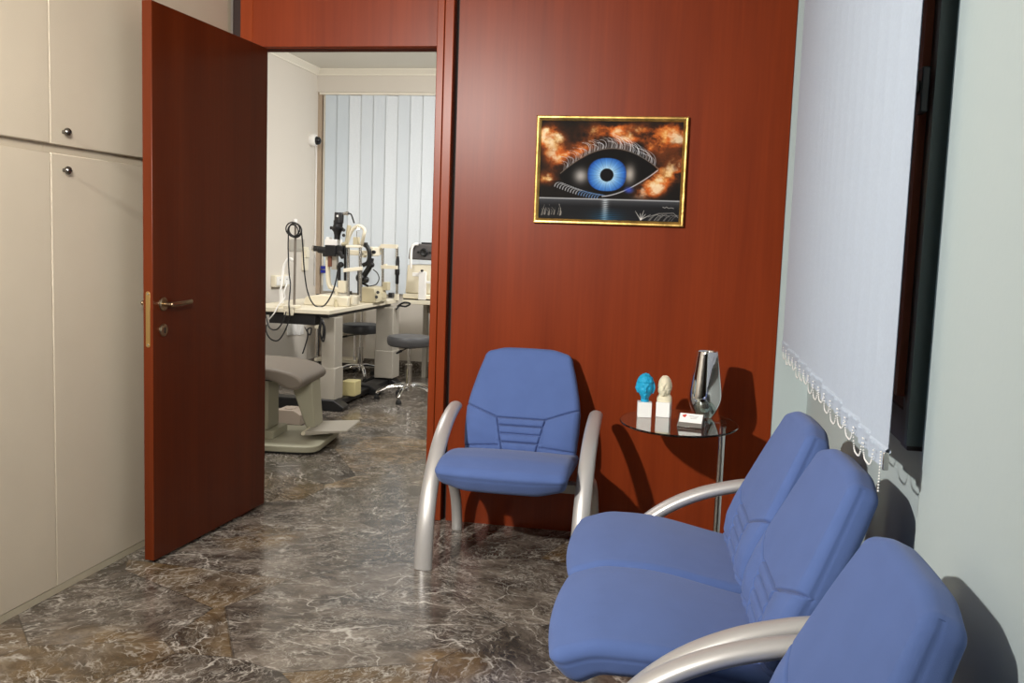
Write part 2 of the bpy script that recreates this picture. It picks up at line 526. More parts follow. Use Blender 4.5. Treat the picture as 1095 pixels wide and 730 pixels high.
# examination room shell
struct(MB().box(RB_XL - 0.1, RB_XL, YB + WT, RB_Y + 0.1, 0, RB_CE).build('wall_exam_left', M_CREAMWALL))
struct(MB().box(RB_XL, RB_XR, RB_Y, RB_Y + 0.1, 0, 0.80).box(RB_XL, RB_XL + 0.10, RB_Y, RB_Y + 0.1, 0.80, 2.60)
       .box(-1.0, RB_XR, RB_Y, RB_Y + 0.1, 0.80, 2.60).box(RB_XL, RB_XR, RB_Y, RB_Y + 0.1, 2.60, RB_CE).build('wall_exam_back', M_CREAMWALL))
struct(MB().box(RB_XR, RB_XR + 0.1, YB + WT, RB_Y + 0.1, 0, RB_CE).build('wall_exam_right', M_CREAMWALL))
struct(MB().box(RB_XL - 0.1, RB_XR + 0.1, YB + WT, RB_Y + 0.1, RB_CE, RB_CE + 0.1).build('ceiling_exam', M_CEIL))
struct(MB().box(RB_XL - 0.1, OX0 - 0.02, YB + WT - 0.02, YB + WT + 0.02, 0, RB_CE).box(OX1 + 0.02, RB_XR + 0.1, YB + WT, YB + WT + 0.02, 0, RB_CE)
       .box(OX0 - 0.02, OX1 + 0.02, YB + WT, YB + WT + 0.02, OZ + 0.02, RB_CE).build('wall_exam_front', M_CREAMWALL))
# pelmet above the blind and cove moulding
struct(MB().box(RB_XL, RB_XR, 8.72, 8.76, 2.637, RB_CE).box(RB_XL, RB_XR, 8.76, RB_Y, 2.66, RB_CE).build('trim_6', M_CREAMWALL))
cove = [(0, 0), (0.055, 0), (0.055, -0.008), (0.040, -0.018), (0.026, -0.034), (0.012, -0.044), (0.010, -0.055), (0, -0.055)]
struct(MB().prism([(8.72 - a, RB_CE + c) for a, c in cove], RB_XL, RB_XR, 'x').build('trim_7', M_MOULD))
struct(MB().prism([(RB_XL + a, RB_CE + c) for a, c in cove], YB + WT + 0.02, 8.72, 'y').build('trim_8', M_MOULD))
M_SKIRT = marble_mat()
struct(MB().box(RB_XL, RB_XR, RB_Y - 0.018, RB_Y, 0, 0.105).build('baseboard_exam_back', M_SKIRT, bevel=0.003))
struct(MB().box(RB_XL, RB_XL + 0.016, YB + WT + 0.02, RB_Y - 0.018, 0, 0.09).build('baseboard_exam_left', M_SKIRT, bevel=0.003))
# vertical corner trim and pipe at the left of the far blind
struct(MB().box(RB_XL, RB_XL + 0.035, RB_Y - 0.05, RB_Y, 0.105, 2.637).build('trim_9', mat('taupe_trim', lin(176, 158, 138), 0.6)))
struct(MB().box(RB_XL + 0.05, RB_XL + 0.085, RB_Y - 0.03, RB_Y, 0.80, 2.637).build('trim_10', M_MOULD))

# windows behind the blinds
def window(n, build_frame, pane):
    o = struct(build_frame.build('window_%d' % n, M_WINFRAME, bevel=0.003))
    pane.build('pane', M_GLASS, o)
    return o

w1 = window(1, MB().box(0.455, 0.56, 2.07, 2.135, 0.885, 2.42).box(0.455, 0.56, 4.06, 4.12, 0.885, 2.42)
            .box(0.46, 0.555, 2.135, 4.06, 0.885, 0.96).box(0.46, 0.555, 2.135, 4.06, 2.35, 2.42)
            .box(0.46, 0.555, 3.06, 3.14, 0.96, 2.35), MB().box(0.52, 0.526, 2.135, 4.06, 0.96, 2.35))
MB().box(0.440, 0.456, 2.135, 2.165, 0.99, 2.38).build('stile', M_WINSTRIP, w1)
MB().box(0.448, 0.50, 2.045, 2.0705, 0.90, 2.42).build('frame_edge', M_GASKET, w1)
hd = MB().box(0.425, 0.441, 2.055, 2.097, 1.575, 1.665).box(0.412, 0.426, 2.067, 2.087, 1.615, 1.639)
hd.build('handle_base', M_BLACK, w1, bevel=0.003)
MB().box(0.398, 0.413, 2.062, 2.16, 1.611, 1.641).build('handle', mat('beige_handle', lin(190, 180, 150), 0.4), w1, bevel=0.004)
window(2, MB().box(RB_XL + 0.10, RB_XL + 0.16, RB_Y + 0.01, RB_Y + 0.08, 0.80, 2.60).box(-1.06, -1.0, RB_Y + 0.01, RB_Y + 0.08, 0.80, 2.60)
       .box(RB_XL + 0.16, -1.06, RB_Y + 0.01, RB_Y + 0.08, 0.80, 0.86).box(RB_XL + 0.16, -1.06, RB_Y + 0.01, RB_Y + 0.08, 2.54, 2.60),
       MB().box(RB_XL + 0.16, -1.06, RB_Y + 0.04, RB_Y + 0.046, 0.86, 2.54))

# ------------------------------------------------------------------ the open door
DOOR_A = math.atan2(3.257 - 4.131, -1.992 + 1.947)      # leaf direction, hinge to free edge
door = struct(bpy.data.objects.new('door_1', None)); C.objects.link(door)
door.location = (-1.947, 4.128, 0); door.rotation_euler = (0, 0, DOOR_A)
# local x runs to the free edge, local -y is the side behind (towards the cabinets)
DL, DT = 0.872, 0.041
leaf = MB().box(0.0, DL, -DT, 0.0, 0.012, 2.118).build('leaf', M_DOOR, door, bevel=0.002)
MB().prism([(-0.0205 + 0.0095 * math.cos(q * PI / 8), 1.0455 + 0.0095 * math.sin(q * PI / 8)) for q in range(9)] + [(-0.0205 - 0.0095 * math.cos(q * PI / 8), 0.8515 - 0.0095 * math.sin(q * PI / 8)) for q in range(9)], DL - 0.001, DL + 0.0015, 'x').build('latch_plate', M_BRASS, door, bevel=0.0006)
mb = MB()
for z in (0.852, 1.045): mb.lathe([(0.004, 0), (0.004, 0.0008), (0.0, 0.0012)], (DL + 0.0015, -0.0205, z), 10, (1, 0, 0))
mb.build('screw', M_STEEL, door)
for side, sg in ((0.0, 1), (-DT, -1)):
    xh, zh = DL - 0.062, 1.005
    MB().lathe([(0.026, 0), (0.026, 0.006), (0.022, 0.010), (0.0, 0.0105)], (xh, side, zh), 28, (0, sg, 0)).build('handle_rose', M_BRONZE, door)
    MB().tube([(xh, side + sg * 0.008, zh), (xh, side + sg * 0.044, zh)], 0.0095, 14).tube(
        spline([(xh + 0.004, side + sg * 0.044, zh), (xh - 0.04, side + sg * 0.050, zh + 0.002), (xh - 0.085, side + sg * 0.050, zh + 0.004), (xh - 0.125, side + sg * 0.046, zh + 0.006)], 6),
        0.0085, 12, r2=0.006, binormal=(0, 0, 1), round_end=True).build('lever', M_BRONZE, door)
    MB().lathe([(0.024, 0), (0.024, 0.006), (0.020, 0.0095), (0.0, 0.010)], (xh, side, 0.905), 28, (0, sg, 0)).build('key_rose', M_BRONZE, door)
    MB().box(xh - 0.0035, xh + 0.0035, min(side + sg * 0.0085, side + sg * 0.0112), max(side + sg * 0.0085, side + sg * 0.0112), 0.893, 0.915).build('keyhole', M_BLACK, door)

# ------------------------------------------------------------------ built-in cabinets (left)
CABX = -2.14
def knob(parent, y, z):
    k = MB().lathe([(0.0065, 0), (0.0065, 0.010), (0.013, 0.013), (0.0145, 0.018), (0.013, 0.024), (0.009, 0.0275), (0.0, 0.028)], (0, y, z), 20, (1, 0, 0)).build('knob', M_KNOB, parent)
    MB().lathe([(0.0055, 0.0), (0.0055, 0.001), (0, 0.0012)], (0.0278, y, z), 12, (1, 0, 0)).build('key_slot', M_BLACK, k)

cab_labels = {
    ('u', 0): 'upper cream wall cabinet at the left edge of the photo, knob out of sight',
    ('u', 1): 'upper cream wall cabinet with a dark knob near its lower left corner',
    ('u', 2): 'upper cream wall cabinet seen only above the top of the open wooden door',
    ('l', 0): 'tall lower cream cabinet at the left edge of the photo',
    ('l', 1): 'tall lower cream cabinet with a dark knob near its upper left corner',
    ('l', 2): 'tall lower cream cabinet behind the open wooden door leaf'}
for i, y0 in enumerate((2.270, 2.888, 3.506)):
    y1 = y0 + 0.618
    for kind, z0, z1 in (('l', 0.0, 1.532), ('u', 1.5325, CE)):
        o = thing('wall_cabinet', cab_labels[(kind, i)], 'cabinet', (CABX, y0, z0), 0, 'built-in cream cabinets')
        zb = 0.0 if kind == 'l' else 0.0
        h = z1 - z0
        MB().box(XL - CABX + 0.002, -0.030, 0.001, 0.617, 0.03 if kind == 'l' else 0.0, h).build('body', M_LAMINATE, o)
        d0 = 0.028 if kind == 'l' else 0.030
        door_o = MB().box(-0.022, 0.0, 0.0018, 0.6162, d0, h - (0.0 if kind == 'l' else 0.002)).build('door', M_LAMINATE, o, bevel=0.003)
        if kind == 'l':
            MB().box(XL - CABX + 0.002, -0.003, 0.0, 0.618, 0.0, 0.0265).build('plinth', M_KICK, o, bevel=0.001)
        if i == 1: knob(door_o, 0.066, (1.478 if kind == 'l' else 1.607) - z0)
# beige end strip of the cabinet run against the wood frame
struct(MB().box(CABX - 0.02, CABX - 0.002, 4.126, YB - 0.001, 0, CE).build('trim_11', M_KICK))

# ------------------------------------------------------------------ upholstered chairs
def rounded_box_grid(h, r, n):
    """cube-sphere style rounded box: returns verts (N,3) array, faces, and the flat cube parameters"""
    hx, hy, hz = h
    idx, V, Q, F = {}, [], [], []

    def params(nn, half):
        # denser near the rounded ends
        u = np.linspace(-1, 1, nn + 1)
        return u

    P = [params(n[i], h[i]) for i in range(3)]

    def get(i, j, k):
        key = (i, j, k)
        if key in idx: return idx[key]
        q = np.array([P[0][i], P[1][j], P[2][k]])
        p = q * np.array(h)
        inner = np.clip(p, -np.array(h) + r, np.array(h) - r)
        d = p - inner
        # spherify the corner offset
        m = np.max(np.abs(d)); L_ = np.linalg.norm(d)
        if L_ > 1e-9: d = d / L_ * r * (m / r if m < r else 1.0)
        V.append(inner + d); Q.append(q)
        idx[key] = len(V) - 1
        return idx[key]
    nx, ny, nz = n
    for k in (0, nz):
        for i in range(nx):
            for j in range(ny): F.append((get(i, j, k), get(i + 1, j, k), get(i + 1, j + 1, k), get(i, j + 1, k)))
    for j in (0, ny):
        for i in range(nx):
            for k in range(nz): F.append((get(i, j, k), get(i + 1, j, k), get(i + 1, j, k + 1), get(i, j, k + 1)))
    for i in (0, nx):
        for j in range(ny):
            for k in range(nz): F.append((get(i, j, k), get(i, j + 1, k), get(i, j + 1, k + 1), get(i, j, k + 1)))
    return np.array(V), np.array(Q), F


def sstep(a, b, x):
    t = np.clip((x - a) / (b - a), 0, 1)
    return t * t * (3 - 2 * t)


def seg_dist(px, pz, a, b):
    ax, az = a; bx, bz = b
    dx, dz = bx - ax, bz - az
    t = np.clip(((px - ax) * dx + (pz - az) * dz) / (dx * dx + dz * dz), 0, 1)
    return np.hypot(px - ax - t * dx, pz - az - t * dz)


def make_seat_mesh():
    hx, hy, hz = 0.2588, 0.262, 0.050
    V, Q, F = rounded_box_grid((hx, hy, hz), 0.027, (80, 80, 18))
    x, y, z = V[:, 0].copy(), V[:, 1].copy(), V[:, 2].copy()
    yf = (y + hy) / (2 * hy)              # 0 front .. 1 rear
    top = sstep(-0.01, 0.040, z)
    low = np.clip((0.026 - z) / 0.076, 0, 1)
    # seam along the upper edge of the front and sides
    seam = np.exp(-((z - 0.012) / 0.004) ** 2)
    sx = np.sign(x) * (np.abs(x) > hx - 0.02)
    sy = -1.0 * (y < -hy + 0.02)
    wsc = 1.0 - 0.055 * sstep(0.35, 1.0, yf) - 0.020 * (1 - sstep(0.0, 0.10, yf)) ** 2
    x = x - sx * 0.0018 * seam
    y = y - sy * 0.0018 * seam
    # the front face rolls back underneath, the sides only a little
    y = y + 0.050 * low ** 1.2 * (1 - sstep(0.0, 0.30, yf))
    x = x * (1 - 0.035 * low)
    y = y - 0.020 * (1 - (x / hx) ** 2) * (1 - sstep(0.0, 0.5, yf))
    # crown, and an underside that rises at the corners
    z = z + top * 0.010 * (1 - (x / hx) ** 2) * np.sin(PI * np.clip(yf, 0.02, 1)) ** 0.6
    z = z + low * 0.022 * sstep(0.5, 1.0, np.abs(x) / hx)
    zc = 0.398 - 0.036 * sstep(0.30, 1.0, yf) - 0.026 * (1 - sstep(0.0, 0.24, yf)) ** 1.4
    thick = 1.0 - 0.25 * sstep(0.4, 1.0, yf)
    pk = top * sstep(0.80, 1.0, yf) * 0.0025 * np.sin(x * 60)
    return np.stack([x * wsc, y + hy - 0.045, zc + z * thick + pk], 1), F


def make_back_mesh():
    hx, ht, hs = 0.25, 0.038, 0.238
    V, Q, F = rounded_box_grid((hx, ht, hs), 0.027, (200, 14, 190))
    x, t, s = V[:, 0].copy(), V[:, 1].copy(), V[:, 2].copy()
    S = s + hs                            # 0 bottom .. 0.476 top
    Hh = 2 * hs
    front = sstep(0.012, -0.030, t) if False else np.clip((0.010 - t) / 0.036, 0, 1)
    # outline half-width
    w = np.interp(S, [0, 0.04, 0.12, 0.20, 0.26, 0.34, 0.42, 0.45, Hh], [0.236, 0.242, 0.247, 0.247, 0.238, 0.220, 0.200, 0.194, 0.188])
    # thickness profile: full lumbar, slimmer at the bottom
    th = np.interp(S, [0, 0.06, 0.2, 0.35, Hh], [0.80, 1.0, 1.05, 1.0, 0.92])
    xw = x / hx * w
    # grooves sewn in the front
    g = np.zeros_like(x)
    ax_ = np.abs(xw)
    def groove(d, wd=0.0030, dep=1.0):
        return dep * np.exp(-(d / wd) ** 2)
    gs = [groove(seg_dist(ax_, S, (0.105, 0.160), (0.165, 0.182))), groove(seg_dist(ax_, S, (0.165, 0.182), (0.25, 0.214))),
          groove(seg_dist(ax_, S, (0.105, 0.160), (0.088, 0.09))), groove(seg_dist(ax_, S, (0.088, 0.09), (0.072, 0.02))),
          groove(seg_dist(ax_, S, (0.0, 0.160), (0.105, 0.160)))]
    for sz, hw in ((0.128, 0.097), (0.094, 0.088), (0.060, 0.080)):
        gs.append(groove(seg_dist(ax_, S, (0.0, sz), (hw, sz)), 0.0030, 0.9))
    gs.append(groove(seg_dist(ax_, S, (0.09, 0.046), (0.25, 0.034)), 0.0035, 0.8))
    g = np.max(np.array(gs), 0)
    # pillow the ribs and side bolsters a little
    rib = (ax_ < 0.10) & (S > 0.02) & (S < 0.165)
    puff = np.where(rib, 0.0035 * np.abs(np.sin((S - 0.026) / 0.034 * PI)), 0)
    bol = np.exp(-((ax_ - 0.175) / 0.06) ** 2 - ((S - 0.11) / 0.08) ** 2) * (0.015 + 0.0010 * np.sin(S * 110 + xw * 14))
    crown = 0.007 * (1 - (x / hx) ** 2) * np.sin(PI * np.clip(S / Hh, 0, 1)) ** 0.7
    tt = t * th - front * (crown + puff + bol - 0.0125 * g)
    # piping seam around the front edge
    seam = np.exp(-((t + 0.010) / 0.0035) ** 2)
    edge = (np.abs(x) > hx - 0.012)
    xw = xw - np.sign(xw) * edge * 0.003 * seam
    # top edge dips slightly at the corners
    S2 = S - 0.016 * sstep(0.45, 1.0, np.abs(x) / hx) ** 1.3 * sstep(0.36, Hh, S) + 0.006 * sstep(0.3, Hh, S) * (1 - (x / hx) ** 2)
    # scalloped bottom edge (gathers at the seat)
    tt = tt + front * 0.003 * np.sin(xw * 95) * (1 - sstep(0.0, 0.07, S)) * 0.8
    # curve of the back in the y-z plane
    ss = np.linspace(-0.06, 0.56, 200)
    lean = np.interp(ss, [-0.06, 0.0, 0.10, 0.20, 0.32, 0.56], [0.20, 0.20, 0.32, 0.40, 0.42, 0.40])   # angle from vertical
    cy = 0.425 + np.concatenate([[0], np.cumsum(np.sin(lean[:-1]) * np.diff(ss))])
    cz = 0.350 + np.concatenate([[0], np.cumsum(np.cos(lean[:-1]) * np.diff(ss))])
    cy -= np.interp(0, ss, cy) - 0.435
    cz -= np.interp(0, ss, cz) - 0.372
    a = np.interp(S2, ss, lean)
    Y = np.interp(S2, ss, cy) + tt * np.cos(a)
    Z = np.interp(S2, ss, cz) - tt * np.sin(a)
    return np.stack([xw, Y, Z], 1), F


seat_vf, back_vf = make_seat_mesh(), make_back_mesh()
def mesh_obj(name, vf, m, parent, loc=(0, 0, 0), share=None):
    if share is not None:
        o = bpy.data.objects.new(name, share.data)
        C.objects.link(o); o.parent = parent; o.location = loc
        return o
    mb = MB(); mb.v = [tuple(p) for p in vf[0]]; mb.f = list(vf[1])
    return mb.build(name, m, parent, loc, smooth=60)


ARM = [(0.0, 0.0), (0.008, 0.10), (0.028, 0.20), (0.068, 0.30), (0.138, 0.40), (0.215, 0.475), (0.305, 0.530), (0.395, 0.563), (0.455, 0.575)]
LEG = [(0.088, 0.335), (0.20, 0.345), (0.33, 0.318), (0.43, 0.255), (0.50, 0.165), (0.535, 0.07), (0.545, 0.0)]
def arm_frame(parent, x, zs=1.0, ys=1.0):
    pts = spline([(x, a * (1 + (ys - 1) * a / 0.455), c * zs) for a, c in ARM], 6)
    n = len(pts)
    wide = [0.037 - 0.008 * (i / (n - 1)) for i in range(n)]
    deep = [0.023 - 0.003 * (i / (n - 1)) for i in range(n)]
    a = MB().tube(pts, wide, 20, r2=deep, binormal=(1, 0, 0))
    a.v = [(p[0], p[1], max(p[2], 0.0)) for p in a.v]
    # rounded upper end
    e, t = pts[-1], (pts[-1] - pts[-2]).normalized()
    tip = [e + t * (0.022 * math.sin(q)) for q in (0.0, 0.5, 0.9, 1.25, 1.5)]
    a.tube(tip, [0.029 * math.cos(q) for q in (0.0, 0.5, 0.9, 1.25, 1.5)], 20, r2=[0.020 * math.cos(q) for q in (0.0, 0.5, 0.9, 1.25, 1.5)], binormal=(1, 0, 0))
    o = a.build('armrest', M_SILVER, parent)
    l = MB().tube(spline([(x, q, c) for q, c in LEG], 6), 0.024, 16, r2=0.021, binormal=(1, 0, 0))
    l.v = [(p[0], p[1], max(p[2], 0.0)) for p in l.v]
    l.build('rear_leg', M_SILVER, parent)
    return o

def beam(parent, x0, x1):
    MB().box(x0, x1, 0.235, 0.27, 0.285, 0.322).box(x0, x1, 0.36, 0.39, 0.265, 0.30).build('frame_beam', M_ALU, parent, bevel=0.003)

def back_bracket(parent, x):
    MB().box(x - 0.03, x + 0.03, 0.16, 0.44, 0.298, 0.316).tube([(x, 0.42, 0.305), (x, 0.495, 0.34), (x, 0.545, 0.45), (x, 0.585, 0.54)], 0.028, 8, r2=0.007, binormal=(1, 0, 0)).build('back_bracket', M_ALU, parent, bevel=0.002)

# single armchair against the wood wall
ch = thing('armchair', 'blue upholstered armchair standing alone against the reddish wood wall', 'chair', (-0.677, 3.500, 0), 0, 'blue waiting-room chairs')
SEAT0 = mesh_obj('seat', seat_vf, M_BLUE, ch)
BACK0 = mesh_obj('backrest', back_vf, M_BLUE, ch, (-0.013, 0, 0))
SEAT0.location.x = -0.006
for x in (-0.305, 0.305): arm_frame(ch, x)
beam(ch, -0.30, 0.30); back_bracket(ch, 0.0)
# two-seat bench along the right wall
bn = thing('two_seat_bench', 'blue two-seat bench with silver arms along the window wall, below the blind', 'bench', (-0.243, 2.462, 0), math.radians(-86.8), 'blue waiting-room chairs')
for x in (-0.262, 0.262):
    mesh_obj('seat', None, M_BLUE, bn, (x, 0, 0), SEAT0)
    mesh_obj('backrest', None, M_BLUE, bn, (x, 0.0, 0), BACK0)
    back_bracket(bn, x)
for x in (-0.572, 0.572): arm_frame(bn, x, 0.955, 1.14)
beam(bn, -0.567, 0.567)
# nearest chair on the right
c3 = thing('armchair', 'blue upholstered armchair nearest the camera, cut off at the lower right', 'chair', (-0.240, 1.490, 0), math.radians(-88.0), 'blue waiting-room chairs')
mesh_obj('seat', None, M_BLUE, c3, (0, 0, 0), SEAT0)
mesh_obj('backrest', None, M_BLUE, c3, (0, 0.0, 0), BACK0)
for x in (-0.305, 0.305): arm_frame(c3, x, 0.955, 1.14)
beam(c3, -0.30, 0.30); back_bracket(c3, 0.0)

# ------------------------------------------------------------------ vertical blind at the window
def vblind(name, label, origin, rotz, n, pitch, width, zlen, m, tilt, chain=True, mats=None, pocket=True, cam0=0.0012):
    """slats hang along local x, local z=0 is the slat bottom"""
    b = thing(name, label, 'blind', origin, rotz)
    MB().box(-0.06, n * pitch + 0.03, -0.025, 0.025, zlen, zlen + 0.04).build('head_rail', M_MOULD, b, bevel=0.003)
    for i in range(n):
        cx = (i + 0.5) * pitch
        mb = MB()
        nx, zs = 16, [0.0, 0.004, 0.030, 0.034, 0.037, 0.040, 0.044, 0.30, zlen * 0.5, zlen]
        ca, sa = math.cos(tilt), math.sin(tilt)
        jz = 0.004 * math.sin(i * 2.3)
        for side in (-1, 1):
            vs, fs = [], []
            for zi, z in enumerate(zs):
                for k in range(nx + 1):
                    u = (k / nx - 0.5) * width
                    th = (0.0024 if z < 0.031 else 0.0040 + 0.0022 * math.sin(k * 2.7 + i) if z < 0.041 else 0.0006) if pocket else 0.0006
                    cam_ = cam0 * (1 - (2 * u / width) ** 2)
                    w_ = side * th + cam_ + 0.0006 * math.sin(i * 1.7 + z * 2)
                    vs.append((cx + u * ca - w_ * sa, u * sa + w_ * ca, z + jz))
            q = nx + 1
            for zi in range(len(zs) - 1):
                for k in range(nx):
                    fs.append((zi * q + k, zi * q + k + 1, (zi + 1) * q + k + 1, (zi + 1) * q + k))
            mb.add(vs, fs)
        s = mb.build('slat', m if mats is None else mats[i % len(mats)], b)
        if chain and i < n - 1:
            ch_ = MB()
            p0 = Vector((cx + 0.004, -0.0085, 0.022)); p1 = Vector((cx + pitch - 0.004, -0.0085, 0.022))
            N_ = 30; sag = 0.040 + 0.008 * math.sin(i * 1.9)
            for k in range(N_ + 1):
                t = k / N_
                p = p0.lerp(p1, t); p.z -= sag * (1 - (2 * t - 1) ** 4) if True else 0
                ch_.ball(p, 0.0022, 8, 6)
            ch_.build('bead_chain', M_BEAD, b)
    return b

# local +x -> world -y (so slats run from the far corner towards the camera), local -y -> world -x (room side)
bl = vblind('vertical_blind', 'pale blue vertical slat blind hanging over the window on the right', (0.385, 4.095, 0.873), -PI / 2, 17, 0.1272, 0.132, 1.76, M_BLIND, math.radians(4.5))
# end weight and dangling chain at the near slat
MB().box(17 * 0.1272 + 0.001, 17 * 0.1272 + 0.006, -0.004, 0.008, -0.002, 0.034).build('end_clip', M_STEEL, bl, bevel=0.002)
dn = MB()
for k in range(14): dn.ball((17 * 0.1272 + 0.004, -0.008, 0.034 - k * 0.0060), 0.0022, 8, 6)
dn.build('bead_chain', M_BEAD, bl)

# far blind in the examination room
vblind('vertical_blind', 'pale grey vertical slat blind across the far window of the next room', (RB_XL + 0.075, 8.765, 0.745), 0, 20, 0.1210, 0.127, 1.87, M_BLIND2, math.radians(3.5), chain=False, pocket=False,
       mats=[M_BLIND2D, M_BLIND2D, M_BLIND2, M_BLIND2M, M_BLIND2M, M_BLIND2, M_BLIND2M, M_BLIND2, M_BLIND2, M_BLIND2])

# ------------------------------------------------------------------ painting of an eye
def value_noise(w, h, sx, sy, oct_=5, pers=0.55):
    out = np.zeros((h, w)); amp = 1.0; tot = 0
    for o in range(oct_):
        gx, gy = int(sx * 2 ** o) + 2, int(sy * 2 ** o) + 2
        g = rng.random((gy, gx))
        X = np.linspace(0, gx - 1.001, w); Y = np.linspace(0, gy - 1.001, h)
        xi, yi = X.astype(int), Y.astype(int); fx, fy = X - xi, Y - yi
        fx = fx * fx * (3 - 2 * fx); fy = fy * fy * (3 - 2 * fy)
        a = g[np.ix_(yi, xi)]; b = g[np.ix_(yi, xi + 1)]; c = g[np.ix_(yi + 1, xi)]; d = g[np.ix_(yi + 1, xi + 1)]
        out += amp * ((a * (1 - fx) + b * fx) * (1 - fy[:, None]) + (c * (1 - fx) + d * fx) * fy[:, None])
        tot += amp; amp *= pers
    return out / tot


def paint_eye(w=340, h=238):
    # canvas coordinates: X 0..690, Y 0..495 (origin top-left)
    X, Y = np.meshgrid((np.arange(w) + 0.5) / w * 690, (np.arange(h) + 0.5) / h * 495)
    img = np.zeros((h, w, 3)); img[:] = (20, 16, 13)

    def lay(mask, col):
        img[:] = img * (1 - mask[..., None]) + np.array(col) * mask[..., None]
    st_ = lambda a: np.clip((a - a.min()) / (a.max() - a.min()) * 1.25 - 0.12, 0, 1)
    n1, n2, n3 = st_(value_noise(w, h, 6, 5, 6, 0.62)), st_(value_noise(w, h, 5, 4, 6, 0.6)), st_(value_noise(w, h, 11, 9, 4, 0.6))
    # drifting flame-like clouds
    blobs = [(40, 60, 55, 60, .7), (70, 100, 70, 50, .6), (60, 190, 60, 70, .5), (20, 290, 50, 40, 1.0), (230, 90, 60, 50, .6), (330, 40, 120, 30, .7),
             (440, 70, 90, 50, .6), (620, 60, 90, 60, .9), (600, 130, 80, 50, .8), (660, 220, 70, 40, 1.0), (560, 300, 70, 60, .7), (520, 350, 60, 40, .8), (620, 280, 60, 60, .5), (140, 170, 80, 50, .45)]
    f = np.zeros((h, w))
    for bx, by, rx, ry, a in blobs:
        f += a * np.exp(-((X - bx) / rx) ** 2 - ((Y - by) / ry) ** 2)
    f += 0.16 * (Y < 300) * np.clip((X + 60) / 120, 0.4, 1)
    fl = np.clip(f * (0.15 + 1.75 * n1) - 0.16, 0, 1.3)
    lay(np.clip(fl * 1.5, 0, 1), (92, 44, 18))
    lay(np.clip(fl * 2.2 - 0.75, 0, 1) * np.clip(n2 * 2.6 - 0.6, 0, 1), (196, 92, 30))
    lay(0.85 * np.clip(fl * 1.8 - 1.05, 0, 1) * np.clip(n3 * 3 - 1.0, 0, 1), (226, 176, 104))
    lay(0.8 * np.clip(fl * 2.0 - 1.45, 0, 1) * np.clip(n1 * 3.4 - 1.6, 0, 1), (236, 220, 186))
    lay(0.5 * np.exp(-((X - 60) / 40) ** 2 - ((Y - 185) / 60) ** 2) * n3, (120, 50, 18))
    # eye almond
    ex = np.clip((X - 95) / (580 - 95), 0, 1)
    upy = 275 - 40 * ex - 118 * np.sin(PI * ex) ** 0.9
    loy = 275 - 40 * ex + 118 * np.sin(PI * ex ** 0.85) ** 0.9
    inside = np.clip((Y - upy) / 10, 0, 1) * np.clip((loy - Y) / 10, 0, 1) * (X > 95) * (X < 580)
    lay(inside, (12, 10, 9))
    lay(0.72 * np.exp(-((X - 205) / 34) ** 2 - ((Y - 275) / 36) ** 2), (214, 208, 202))
    lay(0.75 * np.exp(-((X - 442) / 26) ** 2 - ((Y - 262) / 44) ** 2), (214, 204, 192))
    rx, ry = (X - 332) / 96, (Y - 266) / 84
    rr = (np.abs(rx) ** 2.4 + np.abs(ry) ** 2.4) ** (1 / 2.4)
    rad = np.hypot(X - 332, Y - 268)
    ang = np.arctan2(Y - 268, X - 332)
    tq = np.clip((rad - 33) / 66, 0, 1)
    ray = 0.92 + 0.08 * np.sin(ang * 60 + 3 * np.sin(ang * 17))
    ir = np.stack([np.interp(tq, [0, .35, .75, 1], [168, 104, 46, 22]), np.interp(tq, [0, .35, .75, 1], [206, 158, 104, 52]), np.interp(tq, [0, .35, .75, 1], [232, 214, 186, 120])], -1) * ray[..., None]
    m = np.clip((1 - rr) / 0.05, 0, 1)[..., None]
    img[:] = img * (1 - m) + ir * m
    lay(np.clip((34 - rad) / 3, 0, 1), (9, 9, 10))

    def stroke(pts, col, wd, op=1.0, taper=True):
        P = [(float(a), float(b)) for a, b in pts]
        d = np.full((h, w), 1e9); tt = np.zeros((h, w))
        for i in range(len(P) - 1):
            ax, ay = P[i]; bx, by = P[i + 1]
            dx, dy = bx - ax, by - ay
            t = np.clip(((X - ax) * dx + (Y - ay) * dy) / (dx * dx + dy * dy + 1e-9), 0, 1)
            q = np.hypot(X - ax - t * dx, Y - ay - t * dy)
            s = q < d
            tt = np.where(s, (i + t) / (len(P) - 1), tt); d = np.minimum(d, q)
        ww = wd * (1 - 0.75 * tt) if taper else wd
        lay(op * np.clip(1.2 - d / np.maximum(ww, 0.4), 0, 1), col)

    def curve(p0, p1, p2, k=7):
        return [((1 - t) ** 2 * p0[0] + 2 * t * (1 - t) * p1[0] + t * t * p2[0], (1 - t) ** 2 * p0[1] + 2 * t * (1 - t) * p1[1] + t * t * p2[1]) for t in np.linspace(0, 1, k)]
    # upper lashes: sweeping silver arcs
    for i in range(58):
        t = 0.05 + 0.92 * ((i * 0.618) % 1.0)
        x0 = 95 + 485 * t; y0 = 275 - 40 * t - 118 * math.sin(PI * t) ** 0.9 - 4
        ln = 34 + 46 * rng.random(); lean = -40 + 20 * rng.random() if t < 0.62 else -62 + 15 * rng.random()
        col = (176, 178, 186) if rng.random() > 0.35 else (226, 226, 230)
        stroke(curve((x0, y0), (x0 + 14, y0 - ln * 0.75), (x0 + lean * 1.2, y0 - ln * (0.72 if t < .6 else 1.0))), col, 2.0 + 1.6 * rng.random(), 0.45 + 0.4 * rng.random())
    stroke([(95 + 485 * t, 275 - 40 * t - 118 * math.sin(PI * t) ** 0.9) for t in np.linspace(0.02, 1, 24)], (190, 180, 170), 2.2, 0.5, False)
